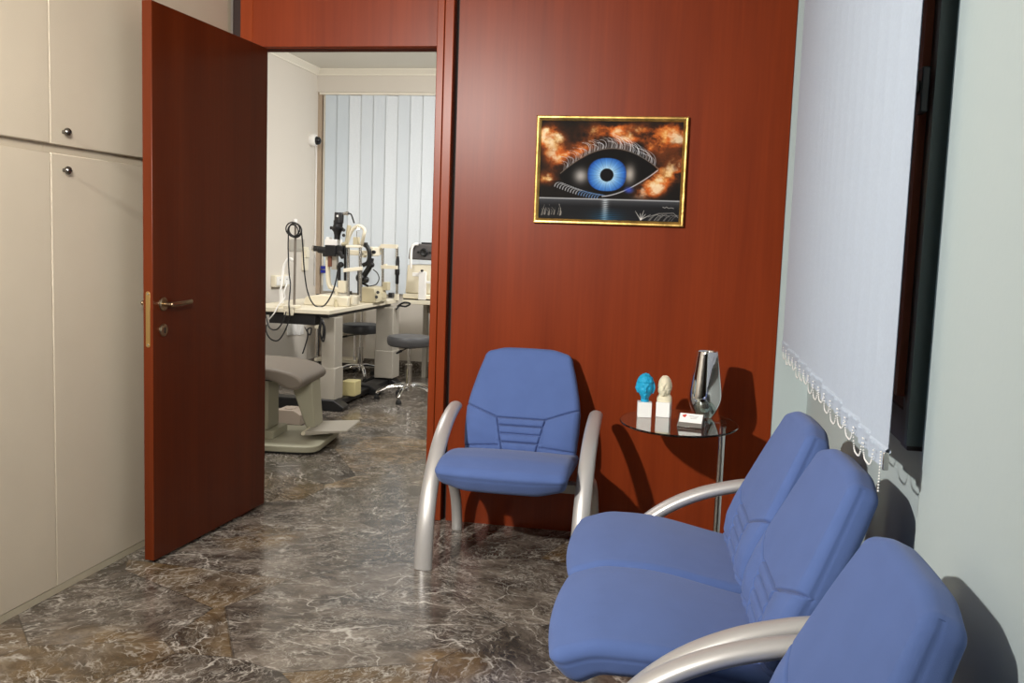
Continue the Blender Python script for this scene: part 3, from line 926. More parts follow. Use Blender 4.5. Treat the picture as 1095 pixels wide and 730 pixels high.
    # lower rim
    for i in range(17):
        t = 0.02 + 0.5 * i / 16
        x0 = 70 + 420 * t; y0 = 305 + 62 * math.sin(min(1, t * 1.6) * PI / 2)
        stroke(curve((x0, y0 + 22), (x0 + 4, y0 - 8), (x0 + 44, y0 + 6)), (206, 208, 214) if i < 9 else (120, 160, 214), 3.0, 0.8)
    stroke([(95 + 485 * t, 275 - 40 * t + 118 * math.sin(PI * t ** 0.85) ** 0.9) for t in np.linspace(0.45, 0.99, 16)], (216, 216, 222), 3.0, 0.85, False)
    lay(0.9 * np.clip(1.2 - np.hypot((X - 442) / 26, (Y - 340) / 18) * 1.0, 0, 1), (52, 74, 176))
    lay(0.8 * np.clip(n3 * 3 - 1.2, 0, 1) * np.exp(-((X - 505) / 44) ** 2 - ((Y - 345) / 30) ** 2), (214, 196, 176))
    # water
    wy = 386.0
    wm = (Y > wy).astype(float)
    lay(wm, (24, 24, 26))
    lay(wm * np.clip(1 - (Y - wy) / 40, 0, 1) * 0.65, (92, 94, 98))
    lay(0.8 * np.exp(-((Y - wy - 3) / 3.0) ** 2), (196, 196, 198))
    rip = 0.6 + 0.4 * np.sin(Y * 0.75 + 1.5 * np.sin(X * 0.03))
    lay(wm * 0.85 * rip * np.exp(-((X - 330) / 15) ** 2), (212, 220, 226))
    lay(wm * 0.6 * rip * np.exp(-((X - 340) / 75) ** 2) * np.clip((Y - 425) / 50, 0, 1), (36, 110, 158))
    # grasses
    for i in range(16):
        x0, y0 = 10 + 110 * rng.random(), 470 + 10 * rng.random()
        stroke(curve((x0, y0), (x0 + 6, y0 - 25), (x0 + 30 * (rng.random() - .4), y0 - 20 - 45 * rng.random())), (176, 168, 158), 2.0, 0.7)
    for dx, dy in ((-28, -42), (-4, -36), (14, -46), (24, -30), (46, -26)):
        stroke([(505, 485), (505 + dx, 485 + dy)], (226, 222, 214), 3.0, 0.85)
    for i in range(12):
        x0 = 530 + 130 * rng.random()
        stroke(curve((x0, 488), (x0 + 30, 440), (x0 + 60, 470)), (170, 166, 160), 1.8, 0.55)
    stroke([(540, 470), (590, 452), (660, 448), (684, 470)], (170, 166, 160), 2.2, 0.7, False)
    stroke([(608, 420), (618, 424), (626, 419), (636, 425), (648, 422), (660, 425)], (190, 186, 180), 1.8, 0.8, False)
    # keep one-pixel edge dark
    return np.clip(img, 0, 255)


pt = thing('framed_painting', 'gold-framed painting of a large blue eye on the reddish wood wall', 'painting', (-0.379, YB, 1.605))
PW, PH = 0.648, 0.461
mb = MB()
prof = [(0.0, 0.0), (0.0, 0.017), (0.004, 0.021), (0.010, 0.0205), (0.015, 0.016), (0.019, 0.0125), (0.021, 0.010), (0.021, 0.0)]
for sgx, L_, W_, rot in ((0, PW, PH, 0), (1, PH, PW, 1), (0, PW, PH, 2), (1, PH, PW, 3)):
    vs = []
    for end in (-1, 1):
        for a, d in prof:
            p = Vector((end * (L_ / 2 - a), -d - 0.001, W_ / 2 - a))
            p = Matrix.Rotation(rot * PI / 2, 3, 'Y') @ p
            vs.append(p)
    k = len(prof); fs = [(i, i + 1, i + 1 + k, i + k) for i in range(k - 1)] + [tuple(range(k)), tuple(range(k, 2 * k))]
    mb.add(vs, fs)
mb.build('frame', M_GOLD, pt, smooth=30)
iw, ih = 340, 238
pix = paint_eye(iw, ih) / 255.0
plin = np.where(pix <= 0.04045, pix / 12.92, ((pix + 0.055) / 1.055) ** 2.4)
cw, chh = PW - 0.038, PH - 0.038
xs = np.linspace(-cw / 2, cw / 2, iw); zs = np.linspace(chh / 2, -chh / 2, ih)
mb = MB()
mb.v = [(float(x), -0.009, float(z)) for z in zs for x in xs]
mb.f = [(j * iw + i, (j + 1) * iw + i, (j + 1) * iw + i + 1, j * iw + i + 1) for j in range(ih - 1) for i in range(iw - 1)]
me = bpy.data.meshes.new('canvas'); me.from_pydata(mb.v, [], mb.f)
ca = me.color_attributes.new('pigment', 'FLOAT_COLOR', 'POINT')
arr = np.ones((ih * iw, 4), np.float32); arr[:, :3] = plin.reshape(-1, 3)
ca.data.foreach_set('color', arr.ravel())
mc = bpy.data.materials.new('oil_pigment'); mc.use_nodes = True
an = mc.node_tree.nodes.new('ShaderNodeAttribute'); an.attribute_name = 'pigment'
bs = mc.node_tree.nodes['Principled BSDF']
mc.node_tree.links.new(an.outputs['Color'], bs.inputs['Base Color']); bs.inputs['Roughness'].default_value = 0.7; bs.inputs['Specular IOR Level'].default_value = 0.15
me.materials.append(mc)
cv = bpy.data.objects.new('canvas', me); C.objects.link(cv); cv.parent = pt
MB().box(-cw / 2 - 0.003, cw / 2 + 0.003, -0.0085, -0.001, -chh / 2 - 0.003, chh / 2 + 0.003).build('backing_board', M_DARKGAP, pt)

# ------------------------------------------------------------------ glass side table and what stands on it
TZ = 0.610
tb = thing('side_table', 'small glass-topped side table on a steel post between the armchair and the bench', 'table', (-0.027, 3.745, 0))
N_ = 72
prof = [(0.0, TZ - 0.008), (0.985, TZ - 0.008), (0.996, TZ - 0.006), (1.0, TZ - 0.004), (0.996, TZ - 0.002), (0.985, TZ)]
mb = MB()
mb.lathe([(r + 1e-6, z) for r, z in prof] + [(0.0, TZ)], (0, 0, 0), N_, sx=0.230, sy=0.287)
mb.build('table_top', M_GLASS, tb, smooth=12)
MB().cyl((0.170, 0.055, 0.012), (0.170, 0.055, TZ - 0.014), 0.0135, 24).build('post', M_CHROME, tb)
MB().box(0.060, 0.185, 0.042, 0.068, TZ - 0.0145, TZ - 0.0082).box(0.157, 0.183, -0.03, 0.12, TZ - 0.0145, TZ - 0.0085).build('top_bracket', M_STEEL, tb, bevel=0.001)
MB().lathe([(0.185, 0.0), (0.185, 0.006), (0.178, 0.012), (0.0, 0.0125)], (0.055, 0.03, 0), 48).build('base_disc', M_STEEL, tb)

vs_ = thing('vase', 'tall mirror-finish silver vase at the back of the glass table', 'vase', (0.070, 3.880, TZ))
rim = [(0.0425, 0.2685), (0.0405, 0.2675)]
inner = [(0.0400, 0.260), (0.045, 0.225), (0.050, 0.18), (0.058, 0.12), (0.060, 0.08), (0.045, 0.03), (0.0, 0.012)]
op = spline([(0.0355, 0, 0.002), (0.0500, 0, 0.026), (0.0635, 0, 0.060), (0.0675, 0, 0.088), (0.0640, 0, 0.130), (0.0545, 0, 0.195), (0.0435, 0, 0.266)], 8)
MB().lathe([(0.0, 0.0), (0.034, 0.0)] + [(p.x, p.z) for p in op] + rim + inner, (0, 0, 0), 72).build('body', M_CHROME, vs_, smooth=60)


def bust(name, label, loc, rotz, m, kind):
    o = thing(name, label, 'figurine', loc, rotz, 'small busts on the glass table')
    MB().box(-0.0275, 0.0275, -0.0275, 0.0275, 0, 0.060).build('plinth', M_WHITE, o, bevel=0.0012)
    nu, nv = 96, 80
    vs, fs = [], []
    r2 = np.random.default_rng(5 if kind == 'a' else 9)
    cur = r2.normal(size=(230, 3)); cur /= np.linalg.norm(cur, axis=1)[:, None]
    for j in range(nv + 1):
        ph = PI * j / nv
        for i in range(nu):
            a = 2 * PI * i / nu
            d = np.array([math.sin(ph) * math.sin(a), -math.sin(ph) * math.cos(a), math.cos(ph)])
            g = lambda c, s: math.exp(-(((d - np.array(c) / np.linalg.norm(c)) ** 2).sum()) / (s * s))
            lumps = max(0, max(((d @ cur.T) - 0.978) / 0.022))
            r = 1.0
            if kind == 'a':      # young head with thick curls, face narrowing to the chin and neck
                hair = 1 if (d[2] > 0.42 or d[1] > -0.35) and d[2] > -0.35 else 0
                sc = np.array([0.0325, 0.037, 0.050])
                if d[2] < 0: sc = sc * np.array([1 - 0.38 * abs(d[2]) ** 1.3, 1 - 0.22 * abs(d[2]), 1.0])
                r += hair * (0.10 + 0.10 * lumps)
            else:                # bearded head, smooth forehead
                beard = 1 if (d[2] < -0.22 and d[1] < -0.1) else 0
                hair = 1 if d[1] > 0.05 and d[2] > -0.5 else 0
                sc = np.array([0.0262, 0.031, 0.041])
                r += beard * (0.06 + 0.07 * lumps) + hair * (0.03 + 0.04 * lumps)
            r += 0.24 * g((0, -1, -0.16), 0.12) + 0.15 * g((0, -1, 0.02), 0.09)            # nose
            r -= 0.17 * g((0.36, -0.92, 0.10), 0.15) + 0.17 * g((-0.36, -0.92, 0.10), 0.15)  # eye sockets
            r += 0.045 * g((0.36, -0.92, 0.07), 0.07) + 0.045 * g((-0.36, -0.92, 0.07), 0.07)
            r += 0.08 * g((0.3, -0.9, 0.30), 0.15) + 0.08 * g((-0.3, -0.9, 0.30), 0.15)    # brow
            r += 0.08 * g((0, -0.92, -0.50), 0.12) - 0.10 * g((0, -0.95, -0.40), 0.06)     # mouth
            r += 0.09 * g((0, -0.75, -0.75), 0.22)                                          # chin
            r += 0.05 * g((0.99, 0.05, 0.0), 0.14) + 0.05 * g((-0.99, 0.05, 0.0), 0.14)    # ears
            p = d * r * sc
            vs.append((p[0], p[1], p[2]))
    for j in range(nv):
        for i in range(nu):
            i2 = (i + 1) % nu
            fs.append((j * nu + i, j * nu + i2, (j + 1) * nu + i2, (j + 1) * nu + i))
    mb = MB()
    if kind == 'a':
        mb.add([(x, y, z + 0.116) for x, y, z in vs], fs)
        mb.lathe([(0.0165, 0.0), (0.0155, 0.012), (0.0170, 0.028)], (0, 0.004, 0.0602), 24)
    else:
        mb.add([(x, y - 0.002, z + 0.123) for x, y, z in vs], fs)
        mb.lathe([(0.030, 0.0), (0.0305, 0.010), (0.029, 0.020), (0.022, 0.030), (0.016, 0.038), (0.0155, 0.056)], (0, 0.003, 0.0602), 28, sx=1.0, sy=0.72)
    mb.build('head', m, o, smooth=70)
    return o

bust('bust_figurine', 'bright blue classical head on a white block, left on the glass table', (-0.166, 3.806, TZ), 0.10, M_CYAN, 'a')
bust('bust_figurine', 'cream bust of a bearded man on a white block, beside the blue head', (-0.090, 3.838, TZ), -0.12, M_PLASTER, 'b')

cd = thing('card_holder', 'silver business card holder with white cards at the front of the glass table', 'card holder', (0.020, 3.655, TZ), -0.20)
MB().prism([(-0.030, 0.0), (0.030, 0.0), (0.012, 0.046), (0.008, 0.046)], -0.046, 0.046, 'x').build('wedge', M_BLACK, cd, bevel=0.001)
# inclined frame of the front face: direction up the slope from (-.030,0) to (.008,.046)
sl = Vector((0, 0.038, 0.046)).normalized(); nr = Vector((0, -0.046, 0.038)).normalized()
def on_face(u, s, t): return Vector((u, -0.030, 0.0)) + sl * s + nr * t
mb = MB()
mb.obox(on_face(0, 0.0095, 0.003), (0.0465, 0, 0), sl * 0.0095, nr * 0.003)
mb.obox(on_face(-0.0455, 0.028, 0.002), (0.001, 0, 0), sl * 0.030, nr * 0.002).obox(on_face(0.0455, 0.028, 0.002), (0.001, 0, 0), sl * 0.030, nr * 0.002)
mb.build('silver_lip', M_STEEL, cd, bevel=0.0006)
cards = MB().obox(on_face(0, 0.033, 0.0016), (0.0435, 0, 0), sl * 0.027, nr * 0.0014).build('business_cards', M_WHITE, cd)
mr = mat('red_ink', lin(196, 66, 52), 0.6)
mb = MB()
for q, (du, ds) in enumerate(((0, 0), (0.004, 0.0015), (-0.004, -0.001), (0.001, -0.004))):
    mb.lathe([(0.0042, 0.0), (0.0042, 0.00025), (0.0, 0.0003)], on_face(-0.026 + du, 0.050 + ds, 0.00305), 12, nr)
mb.build('red_logo', mr, cards)
mb = MB()
for k in range(3): mb.obox(on_face(0.010, 0.050 - k * 0.0055, 0.0031), (0.018 - 0.003 * k, 0, 0), sl * 0.0006, nr * 0.0001)
mb.build('printed_lines', mat('grey_ink', lin(120, 120, 124), 0.6), cards)

# ------------------------------------------------------------------ examination room
def cable(name, label, pts, r, m, group=None, n=8):
    o = MB().tube(spline(pts, n), r, 8, round_end=True).build(name, m)
    return tag(o, label, 'cable', group)

# -- patient chair with leg rest
pc = thing('patient_chair', 'taupe patient chair with leg rest and footplate, partly hidden by the open door', 'chair', (-2.62, 5.42, 0), 0.12)
def plate(x0, x1, y0, y1, z0, z1, r, n=6):
    poly = []
    for cx, cy, a0 in ((x1 - r, y1 - r, 0), (x0 + r, y1 - r, 90), (x0 + r, y0 + r, 180), (x1 - r, y0 + r, 270)):
        for k in range(n + 1):
            a = math.radians(a0 + 90 * k / n); poly.append((cx + r * math.cos(a), cy + r * math.sin(a)))
    return MB().prism(poly, z0, z1, 'z')
plate(-0.45, 0.47, -0.31, 0.31, 0.012, 0.050, 0.09).build('base_plate', M_OLIVE, pc, bevel=0.006)
plate(-0.43, 0.45, -0.29, 0.29, 0.0, 0.0125, 0.08).build('base_gasket', M_RUBBER, pc)
MB().box(-0.16, 0.16, -0.14, 0.14, 0.050, 0.095).build('column_foot', M_OLIVE, pc, bevel=0.004)
MB().box(-0.115, 0.115, -0.10, 0.10, 0.095, 0.40).build('column', M_OLIVE, pc, bevel=0.006)
MB().box(-0.15, 0.15, -0.13, 0.13, 0.40, 0.425).build('column_cap', M_BLACK, pc, bevel=0.004)
# upholstered seat pad: waterfall front edge falling into the leg panel
sec = [(-0.42, 0.425), (-0.20, 0.432), (-0.02, 0.436), (0.10, 0.434), (0.185, 0.422), (0.245, 0.395), (0.295, 0.375), (0.345, 0.382), (0.372, 0.410), (0.360, 0.445), (0.300, 0.478), (0.18, 0.500), (0.02, 0.508), (-0.20, 0.504), (-0.42, 0.495)]
sec = [(p.x, p.z) for p in spline([(a, 0, c) for a, c in sec], 3)]
MB().prism(sec, -0.27, 0.27, 'y').build('seat', M_GREYVINYL, pc, bevel=0.018, smooth=45, segs=3)
MB().prism([(0.205, 0.375), (0.345, 0.40), (0.372, 0.085), (0.318, 0.070)], 0.03, 0.21, 'y').build('leg_panel', M_OLIVE, pc, bevel=0.01)
MB().prism([(0.335, 0.072), (0.345, 0.100), (0.60, 0.118), (0.605, 0.108)], -0.11, 0.24, 'y').build('footplate', M_GREYPAINT, pc, bevel=0.003)
MB().tube([(0.335, -0.12, 0.088), (0.335, 0.25, 0.088)], 0.012, 12).build('hinge_pin', M_IVORY, pc)
MB().ball((-0.36, -0.30, 0.545), 0.022, 12, 8).tube([(-0.36, -0.30, 0.54), (-0.36, -0.28, 0.47)], 0.008, 8).build('tilt_lever', M_BLACK, pc)

# -- instrument table
TT = 0.748
it = thing('instrument_table', 'white instrument table on two grey columns in the examination room', 'table', (-2.62, 7.20, 0))
MB().prism([(-0.62, -0.72), (0.055, -0.72), (0.065, 0.86), (-0.62, 0.86)], TT - 0.032, TT, 'z').build('table_top', M_IVORY, it, bevel=0.004)
MB().box(-0.53, 0.02, -0.66, 0.80, TT - 0.060, TT - 0.033).build('under_rail', M_DARKGAP if False else M_BLACK, it)
MB().box(-0.045, 0.060, -0.62, -0.46, 0.075, TT - 0.06).box(-0.050, 0.066, -0.625, -0.455, 0.075, 0.315).build('column', M_GREYPAINT, it, bevel=0.006)
MB().box(-0.045, 0.110, 0.60, 0.78, 0.075, TT - 0.06).box(-0.050, 0.116, 0.595, 0.785, 0.075, 0.315).build('column', M_GREYPAINT, it, bevel=0.006)
MB().box(-0.06, 0.07, -0.55, 0.70, 0.020, 0.062).build('base_bar', M_BLACK, it, bevel=0.006)
for y0 in (-0.66, 0.14, 0.62):
    xa = -0.50 if y0 < 0 else -0.14
    xb = 0.13
    MB().prism([(xa, 0.0), (xb, 0.0), (xb + 0.02, 0.03), (xb - 0.06, 0.082), (xa + 0.06, 0.082), (xa - 0.02, 0.03)], y0, y0 + 0.13, 'y').build('base_foot', M_BLACK, it, bevel=0.006)
MB().box(-0.42, -0.06, -0.70, -0.60, TT - 0.115, TT - 0.036).build('power_box', M_BLACK, it, bevel=0.004)

tag(MB().box(-0.055, 0.055, -0.07, 0.07, 0, 0.115).box(-0.057, -0.045, -0.04, 0.04, 0.04, 0.075).build('transformer_box', mat('yellowed_cream_plastic', lin(206, 194, 142), 0.5), loc=(-2.56, 6.94, 0.0625), bevel=0.006),
    'yellowed cream box sitting on the black base of the instrument table', 'box')
tag(MB().prism([(-0.10, 0), (0.10, 0), (0.10, 0.07), (0.05, 0.10), (-0.07, 0.10), (-0.10, 0.06)], -0.08, 0.08, 'y').box(-0.03, 0.03, -0.05, 0.05, 0.098, 0.108).build('foot_pedal', mat('greige_plastic', lin(168, 154, 140), 0.5), loc=(-2.66, 6.05, 0.0), bevel=0.012),
    'greige foot pedal box on the floor behind the patient chair', 'pedal')

# -- a second table for the autorefractor, along the far wall
t2 = thing('corner_table', 'white table along the far wall carrying the autorefractor', 'table', (-2.00, 8.28, 0))
MB().box(-0.48, 0.75, -0.33, 0.33, 0.715, 0.748).build('table_top', M_IVORY, t2, bevel=0.004)
MB().box(-0.46, -0.43, -0.30, 0.30, 0.0, 0.715).build('side_panel', M_IVORY2, t2, bevel=0.002) if False else None
for sx_ in (0.55, 0.68): MB().box(sx_, sx_ + 0.03, -0.28, 0.28, 0.0, 0.715).build('leg', M_GREYPAINT, t2, bevel=0.002)
MB().box(-0.44, 0.66, 0.22, 0.25, 0.60, 0.715).build('rear_rail', M_GREYPAINT, t2, bevel=0.002)
MB().box(-0.44, -0.40, 0.19, 0.25, 0.0, 0.715).build('leg', M_GREYPAINT, t2, bevel=0.002)

# -- low trolley rails seen behind the stool
tr = thing('trolley', 'pale low trolley frame with thin chrome uprights behind the dark stool', 'trolley', (-3.30, 8.60, 0))
for x, y in ((-0.19, -0.09), (0.19, -0.09), (-0.19, 0.09), (0.19, 0.09)):
    MB().cyl((x, y, 0.03), (x, y, 0.70), 0.012, 10).build('upright', M_CHROME, tr)
    MB().ball((x, y, 0.0225), 0.022, 10, 8).build('castor', M_BLACK, tr)
for z in (0.09, 0.40, 0.58): MB().box(-0.21, 0.21, -0.11, 0.11, z, z + 0.03).build('shelf', M_IVORY, tr, bevel=0.004)

# -- stools
def stool(label, loc, seat_z, m, rot):
    s = thing('swivel_stool', label, 'stool', loc, rot, 'chrome swivel stools')
    MB().lathe([(0.0, seat_z - 0.085), (0.155, seat_z - 0.085), (0.172, seat_z - 0.074), (0.180, seat_z - 0.045), (0.179, seat_z - 0.022), (0.168, seat_z - 0.006), (0.14, seat_z), (0.0, seat_z + 0.004)], (0, 0, 0), 44).build('seat', m, s)
    MB().lathe([(0.06, seat_z - 0.100), (0.075, seat_z - 0.0855), (0.0, seat_z - 0.0852)], (0, 0, 0), 20).build('seat_plate', M_BLACK, s)
    MB().cyl((0, 0, 0.26), (0, 0, seat_z - 0.09), 0.014, 16).build('gas_piston', M_CHROME, s)
    MB().lathe([(0.026, 0.07), (0.026, 0.27), (0.029, 0.272), (0.029, 0.285), (0.0, 0.286)], (0, 0, 0), 20).build('cylinder', M_CHROME, s)
    lv = MB().tube([(0, 0, seat_z - 0.096), (-0.12, -0.05, seat_z - 0.115)], 0.006, 8).build('lever', M_STEEL, s)
    MB().tube([(-0.12, -0.05, seat_z - 0.115), (-0.175, -0.073, seat_z - 0.125)], 0.011, 10, round_end=True).build('grip', M_BLACK, lv)
    for k in range(5):
        a = 2 * PI * k / 5
        ca, sa = math.cos(a), math.sin(a)
        pts = spline([(0.0, 0, 0.105), (0.07 * ca, 0.07 * sa, 0.112), (0.17 * ca, 0.17 * sa, 0.096), (0.235 * ca, 0.235 * sa, 0.062), (0.250 * ca, 0.250 * sa, 0.045)], 4)
        lg = MB().tube(pts, [0.022 - 0.010 * i / (len(pts) - 1) for i in range(len(pts))], 12, r2=0.013, round_end=True).build('base_leg', M_CHROME, s)
        MB().lathe([(0.0, 0.0), (0.022, 0.0), (0.024, 0.008), (0.020, 0.026), (0.012, 0.034), (0.0, 0.036)], (0.250 * ca, 0.250 * sa, 0.0), 14).build('glide', M_RUBBER, lg)
    return s

stool('charcoal round stool on a chrome star base, nearest the doorway edge', (-2.200, 7.27, 0), 0.515, mat('grey_vinyl', lin(84, 84, 86), 0.45), 0.94)
stool('black round stool on a chrome star base, behind the instrument table columns', (-2.945, 8.21, 0), 0.500, M_DARKVINYL, 0.2)

# -- slit lamp on the table: parts placed by their real position along the table
def pb(mb, x0, y0, x1, y1, Y, d):
    """box whose front face spans the photo pixels (x0,y0)-(x1,y1) at depth Y, d metres deep"""
    a = W(x0, y1, Y); b = W(x1, y0, Y)
    return mb.box(min(a.x, b.x), max(a.x, b.x), Y - d / 2, Y + d / 2, min(a.z, b.z), max(a.z, b.z))

def L3(o, *p):
    return [Vector(q) - o for q in p]

class Loc(MB):
    """mesh builder whose build() re-centres onto a thing's base point"""
    def done(self, name, m, parent, **k):
        o = parent.location
        below = k.pop('below', False)
        self.v = [(p[0] - o.x, p[1] - o.y, (p[2] - o.z) if below else max(p[2] - o.z, 0.0006)) for p in self.v]
        return self.build(name, m, parent, **k)

S1 = 7.00
b0 = W(354, 326, S1)
sl_ = thing('slit_lamp', 'slit lamp microscope with black camera tube standing on the white table', 'eye instrument', (b0.x, S1, TT))
mb = Loc()
pa, pb_ = W(331, 326, S1), W(378, 326, S1)
mb.prism([(pa.x, TT), (pb_.x, TT), (pb_.x, TT + 0.075), (W(352, 0, S1).x, TT + 0.085), (pa.x + 0.02, TT + 0.065)], S1 - 0.13, S1 + 0.15, 'y')
mb.done('base', M_IVORY, sl_, bevel=0.008)
mb = Loc(); q = W(359, 322, S1 - 0.17); mb.cyl((q.x, q.y, TT), (q.x, q.y, TT + 0.045), 0.014, 12).ball((q.x, q.y, TT + 0.055), 0.012, 10, 8)
mb.done('joystick', M_IVORY2, sl_)
mb = Loc(); q = W(363, 260, S1)
c = lambda px, py, Y=S1: W(px, py, Y)
mb.tube([c(362.5, 312), c(362.5, 284)], 0.014, 12).ball(c(364.5, 283), 0.023, 12, 8)
mb.tube([c(369, 300), c(369, 262)], 0.010, 10)
mb.done('support_column', M_BLACK, sl_)
mb = Loc(); mb.tube(spline([c(350.5, 276), c(351, 296), c(353, 306), c(360, 309), c(368, 311)], 5), 0.022, 12, r2=0.018, binormal=(0, 1, 0), round_end=True)
mb.tube([c(352, 306), c(360, 309), c(360, 316)], 0.018, 10)
pb(mb, 363, 300, 371, 312, S1, 0.07)
mb.done('swing_arm', M_IVORY, sl_)
mb = Loc(); pb(mb, 351, 272, 355, 285, S1 - 0.03, 0.03); mb.done('grip', mat('reddish_brown_plastic', lin(120, 76, 58), 0.5), sl_, bevel=0.003)
mb = Loc(); pb(mb, 355.5, 273, 361, 288, S1, 0.05); mb.done('grey_block', M_GREYPAINT, sl_, bevel=0.004)
mb = Loc()
mb.tube([c(335.3, 265.5), c(340.5, 266)], 0.022, 18).tube([c(340.3, 266.5), c(351, 268)], 0.027, 18, ).tube([c(346, 271), c(354, 272)], 0.024, 14)
pb(mb, 350.5, 262, 362, 273.5, S1, 0.13); pb(mb, 361, 263, 368.5, 272, S1, 0.09)
mb.tube([c(362, 268, S1 - 0.08), c(367, 276, S1 - 0.08)], 0.016, 10)
mb.done('microscope_body', M_BLACK, sl_, bevel=0.004)
mb = Loc(); mb.tube([c(334.4, 265.4), c(336.2, 265.5)], 0.024, 18); mb.done('eyepiece_ring', M_STEEL, sl_)
mb = Loc(); pb(mb, 350.3, 256, 363, 262, S1, 0.13); pb(mb, 350.0, 253.4, 354, 256, S1, 0.06)
mb.done('beam_splitter', M_WHITE, sl_, bevel=0.004)
mb = Loc()
a, b = c(361.5, 256), c(361.5, 242)
ax_ = Vector((0.02, 0, 1)).normalized()
mb.lathe([(0.024, 0.0), (0.024, 0.035), (0.030, 0.060), (0.044, 0.078), (0.046, 0.095), (0.036, 0.102), (0.032, 0.120), (0.033, 0.150)], c(360.5, 256.5), 24, ax_)
mb.tube([c(353.3, 243.5), c(359, 244)], 0.013, 12)
mb.done('camera_adapter', M_BLACK, sl_)
mb = Loc(); mb.lathe([(0.030, 0.0), (0.031, 0.030), (0.036, 0.034), (0.0365, 0.108), (0.034, 0.114), (0.0, 0.115)], c(362.2, 243), 24, ax_)
cam_o = mb.done('camera', M_BLACK, sl_)
mb = Loc(); mb.lathe([(0.009, 0), (0.009, 0.001), (0, 0.0011)], c(360.8, 230.8, S1 - 0.036), 12, (0, -1, 0))
mb.v = [(p[0] - sl_.location.x, p[1] - sl_.location.y, p[2] - sl_.location.z) for p in mb.v]; mb.build('white_mark', M_WHITE, cam_o)
mb = Loc(); mb.tube([c(367, 228.6), c(370.5, 228.2)], 0.012, 12).tube([c(370.5, 228.2), c(372.8, 228)], 0.016, 12); mb.done('camera_plug', M_STEEL, sl_)
mb = Loc(); mb.tube(spline([c(372.6, 228), c(375.3, 229), c(377, 233), c(378.7, 238.5)], 5), 0.006, 8); mb.done('camera_lead', M_BLACK, sl_)
mb = Loc(); mb.tube(spline([c(367, 261), c(370.2, 260), c(371.8, 254), c(372.5, 247), c(373.6, 241)], 5), 0.020, 12, r2=0.016, binormal=(0, 1, 0), round_end=True); mb.done('lamp_mount', M_IVORY2, sl_)
mb = Loc()
for py in (246, 251.5): mb.cyl(c(367.5, py, S1 - 0.045), c(367.5, py, S1 + 0.02), 0.013, 14)
mb.done('mount_knob', M_BLACK, sl_)
# chin rest
mb = Loc(); mb.cyl(c(372.3, 325), c(372.3, 263), 0.0115, 14).cyl(c(385.3, 322, S1 + 0.1), c(385.3, 263, S1 + 0.1), 0.0115, 14)
mb.done('chin_rest_rod', M_STEEL, sl_)
mb = Loc(); mb.obox((c(372, 263.3) + c(386, 263.3)) / 2, (c(387, 263.5, S1 + .1) - c(371, 263.3)) / 2, (0, 0.028, 0), (0, 0, 0.010))
mb.obox((c(368, 289) + c(387, 287)) / 2, (c(387, 287, S1 + .1) - c(368, 289)) / 2, (0, 0.022, 0), (0, 0, 0.015))
mb.done('chin_bar', M_IVORY, sl_, bevel=0.003)
mb = Loc(); mb.tube(spline([c(371.6, 261), c(373, 254), c(377, 245.5), c(382, 241.8), c(386, 242), c(389.6, 246), c(389, 252), c(386.8, 261.5, S1 + .05)], 5), 0.0135, 10, round_end=True)
mb.done('forehead_arch', M_IVORY, sl_)
mb = Loc(); pb(mb, 378.5, 253.5, 384, 261.5, S1 + 0.04, 0.05); mb.done('fixation_block', M_IVORY2, sl_, bevel=0.003)
mb = Loc(); mb.cyl(c(383.5, 244.5, S1 - 0.03), c(383.5, 244.5, S1 + 0.02), 0.012, 12).cyl(c(381.5, 247), c(381.5, 254), 0.003, 6); mb.done('fixation_knob', M_STEEL, sl_)
mb = Loc(); pb(mb, 369.5, 318, 375, 327, S1, 0.05); mb.cyl(c(377.2, 325, S1 - 0.06), c(377.2, 316, S1 - 0.06), 0.016, 14); mb.done('rod_clamp', M_IVORY, sl_, bevel=0.003)

# -- keratometer further back on the table
S2 = 7.55
k0 = W(396, 322, S2)
kt = thing('keratometer', 'beige ophthalmometer with black swing lamp, behind the slit lamp on the table', 'eye instrument', (k0.x, S2, TT))
d = lambda px, py, Y=S2: W(px, py, Y)
mb = Loc()
p1, p2, p3, p4 = d(387, 321), d(408, 321), d(406, 304), d(393, 303)
mb.prism([(p1.x, TT), (p2.x, TT), (p2.x, TT + 0.055), (p3.x, TT + 0.125), (p4.x, TT + 0.130), (p1.x, TT + 0.045)], S2 - 0.14, S2 + 0.14, 'y'); mb.done('base', M_IVORY2, kt, bevel=0.008)
mb = Loc(); pb(mb, 410.5, 301.5, 416, 310, S2 + 0.1, 0.08); pb(mb, 406, 312, 411, 319, S2 + .05, 0.08); mb.done('control_block', M_IVORY2, kt, bevel=0.004)
mb = Loc()
for px, py in ((404, 312.5), (402.5, 317.5)): mb.cyl(d(px, py, S2 - 0.165), d(px, py, S2 - 0.13), 0.013, 12)
pb(mb, 416.5, 313, 420.5, 318, S2 - 0.02, 0.06)
mb.done('knob', M_BLACK, kt)
mb = Loc(); mb.tube([d(384.8, 321, S2 - .12), d(384.8, 289, S2 - .12)], 0.021, 14); mb.done('black_column', M_BLACK, kt)
mb = Loc()
mb.tube(spline([d(386.5, 299, S2 - .1), d(391, 292, S2 - .1), d(395.6, 284, S2 - .1), d(397.0, 276, S2 - .1)], 5), 0.024, 12, r2=0.02, round_end=True)
mb.tube(spline([d(388.5, 262, S2 - .1), d(392, 263, S2 - .1), d(394.6, 268, S2 - .1), d(395, 275, S2 - .1), d(393, 281, S2 - .1), d(388, 283.5, S2 - .1)], 5), 0.018, 12, round_end=True)
mb.ball(d(385.5, 297, S2 - .1), 0.040, 14, 10).ball(d(391, 299, S2 - .1), 0.030, 12, 8).ball(d(397.5, 283, S2 - .1), 0.024, 12, 8)
mb.tube([d(388.5, 303, S2 - .1), d(394, 306, S2 - .1)], 0.012, 10, round_end=True)
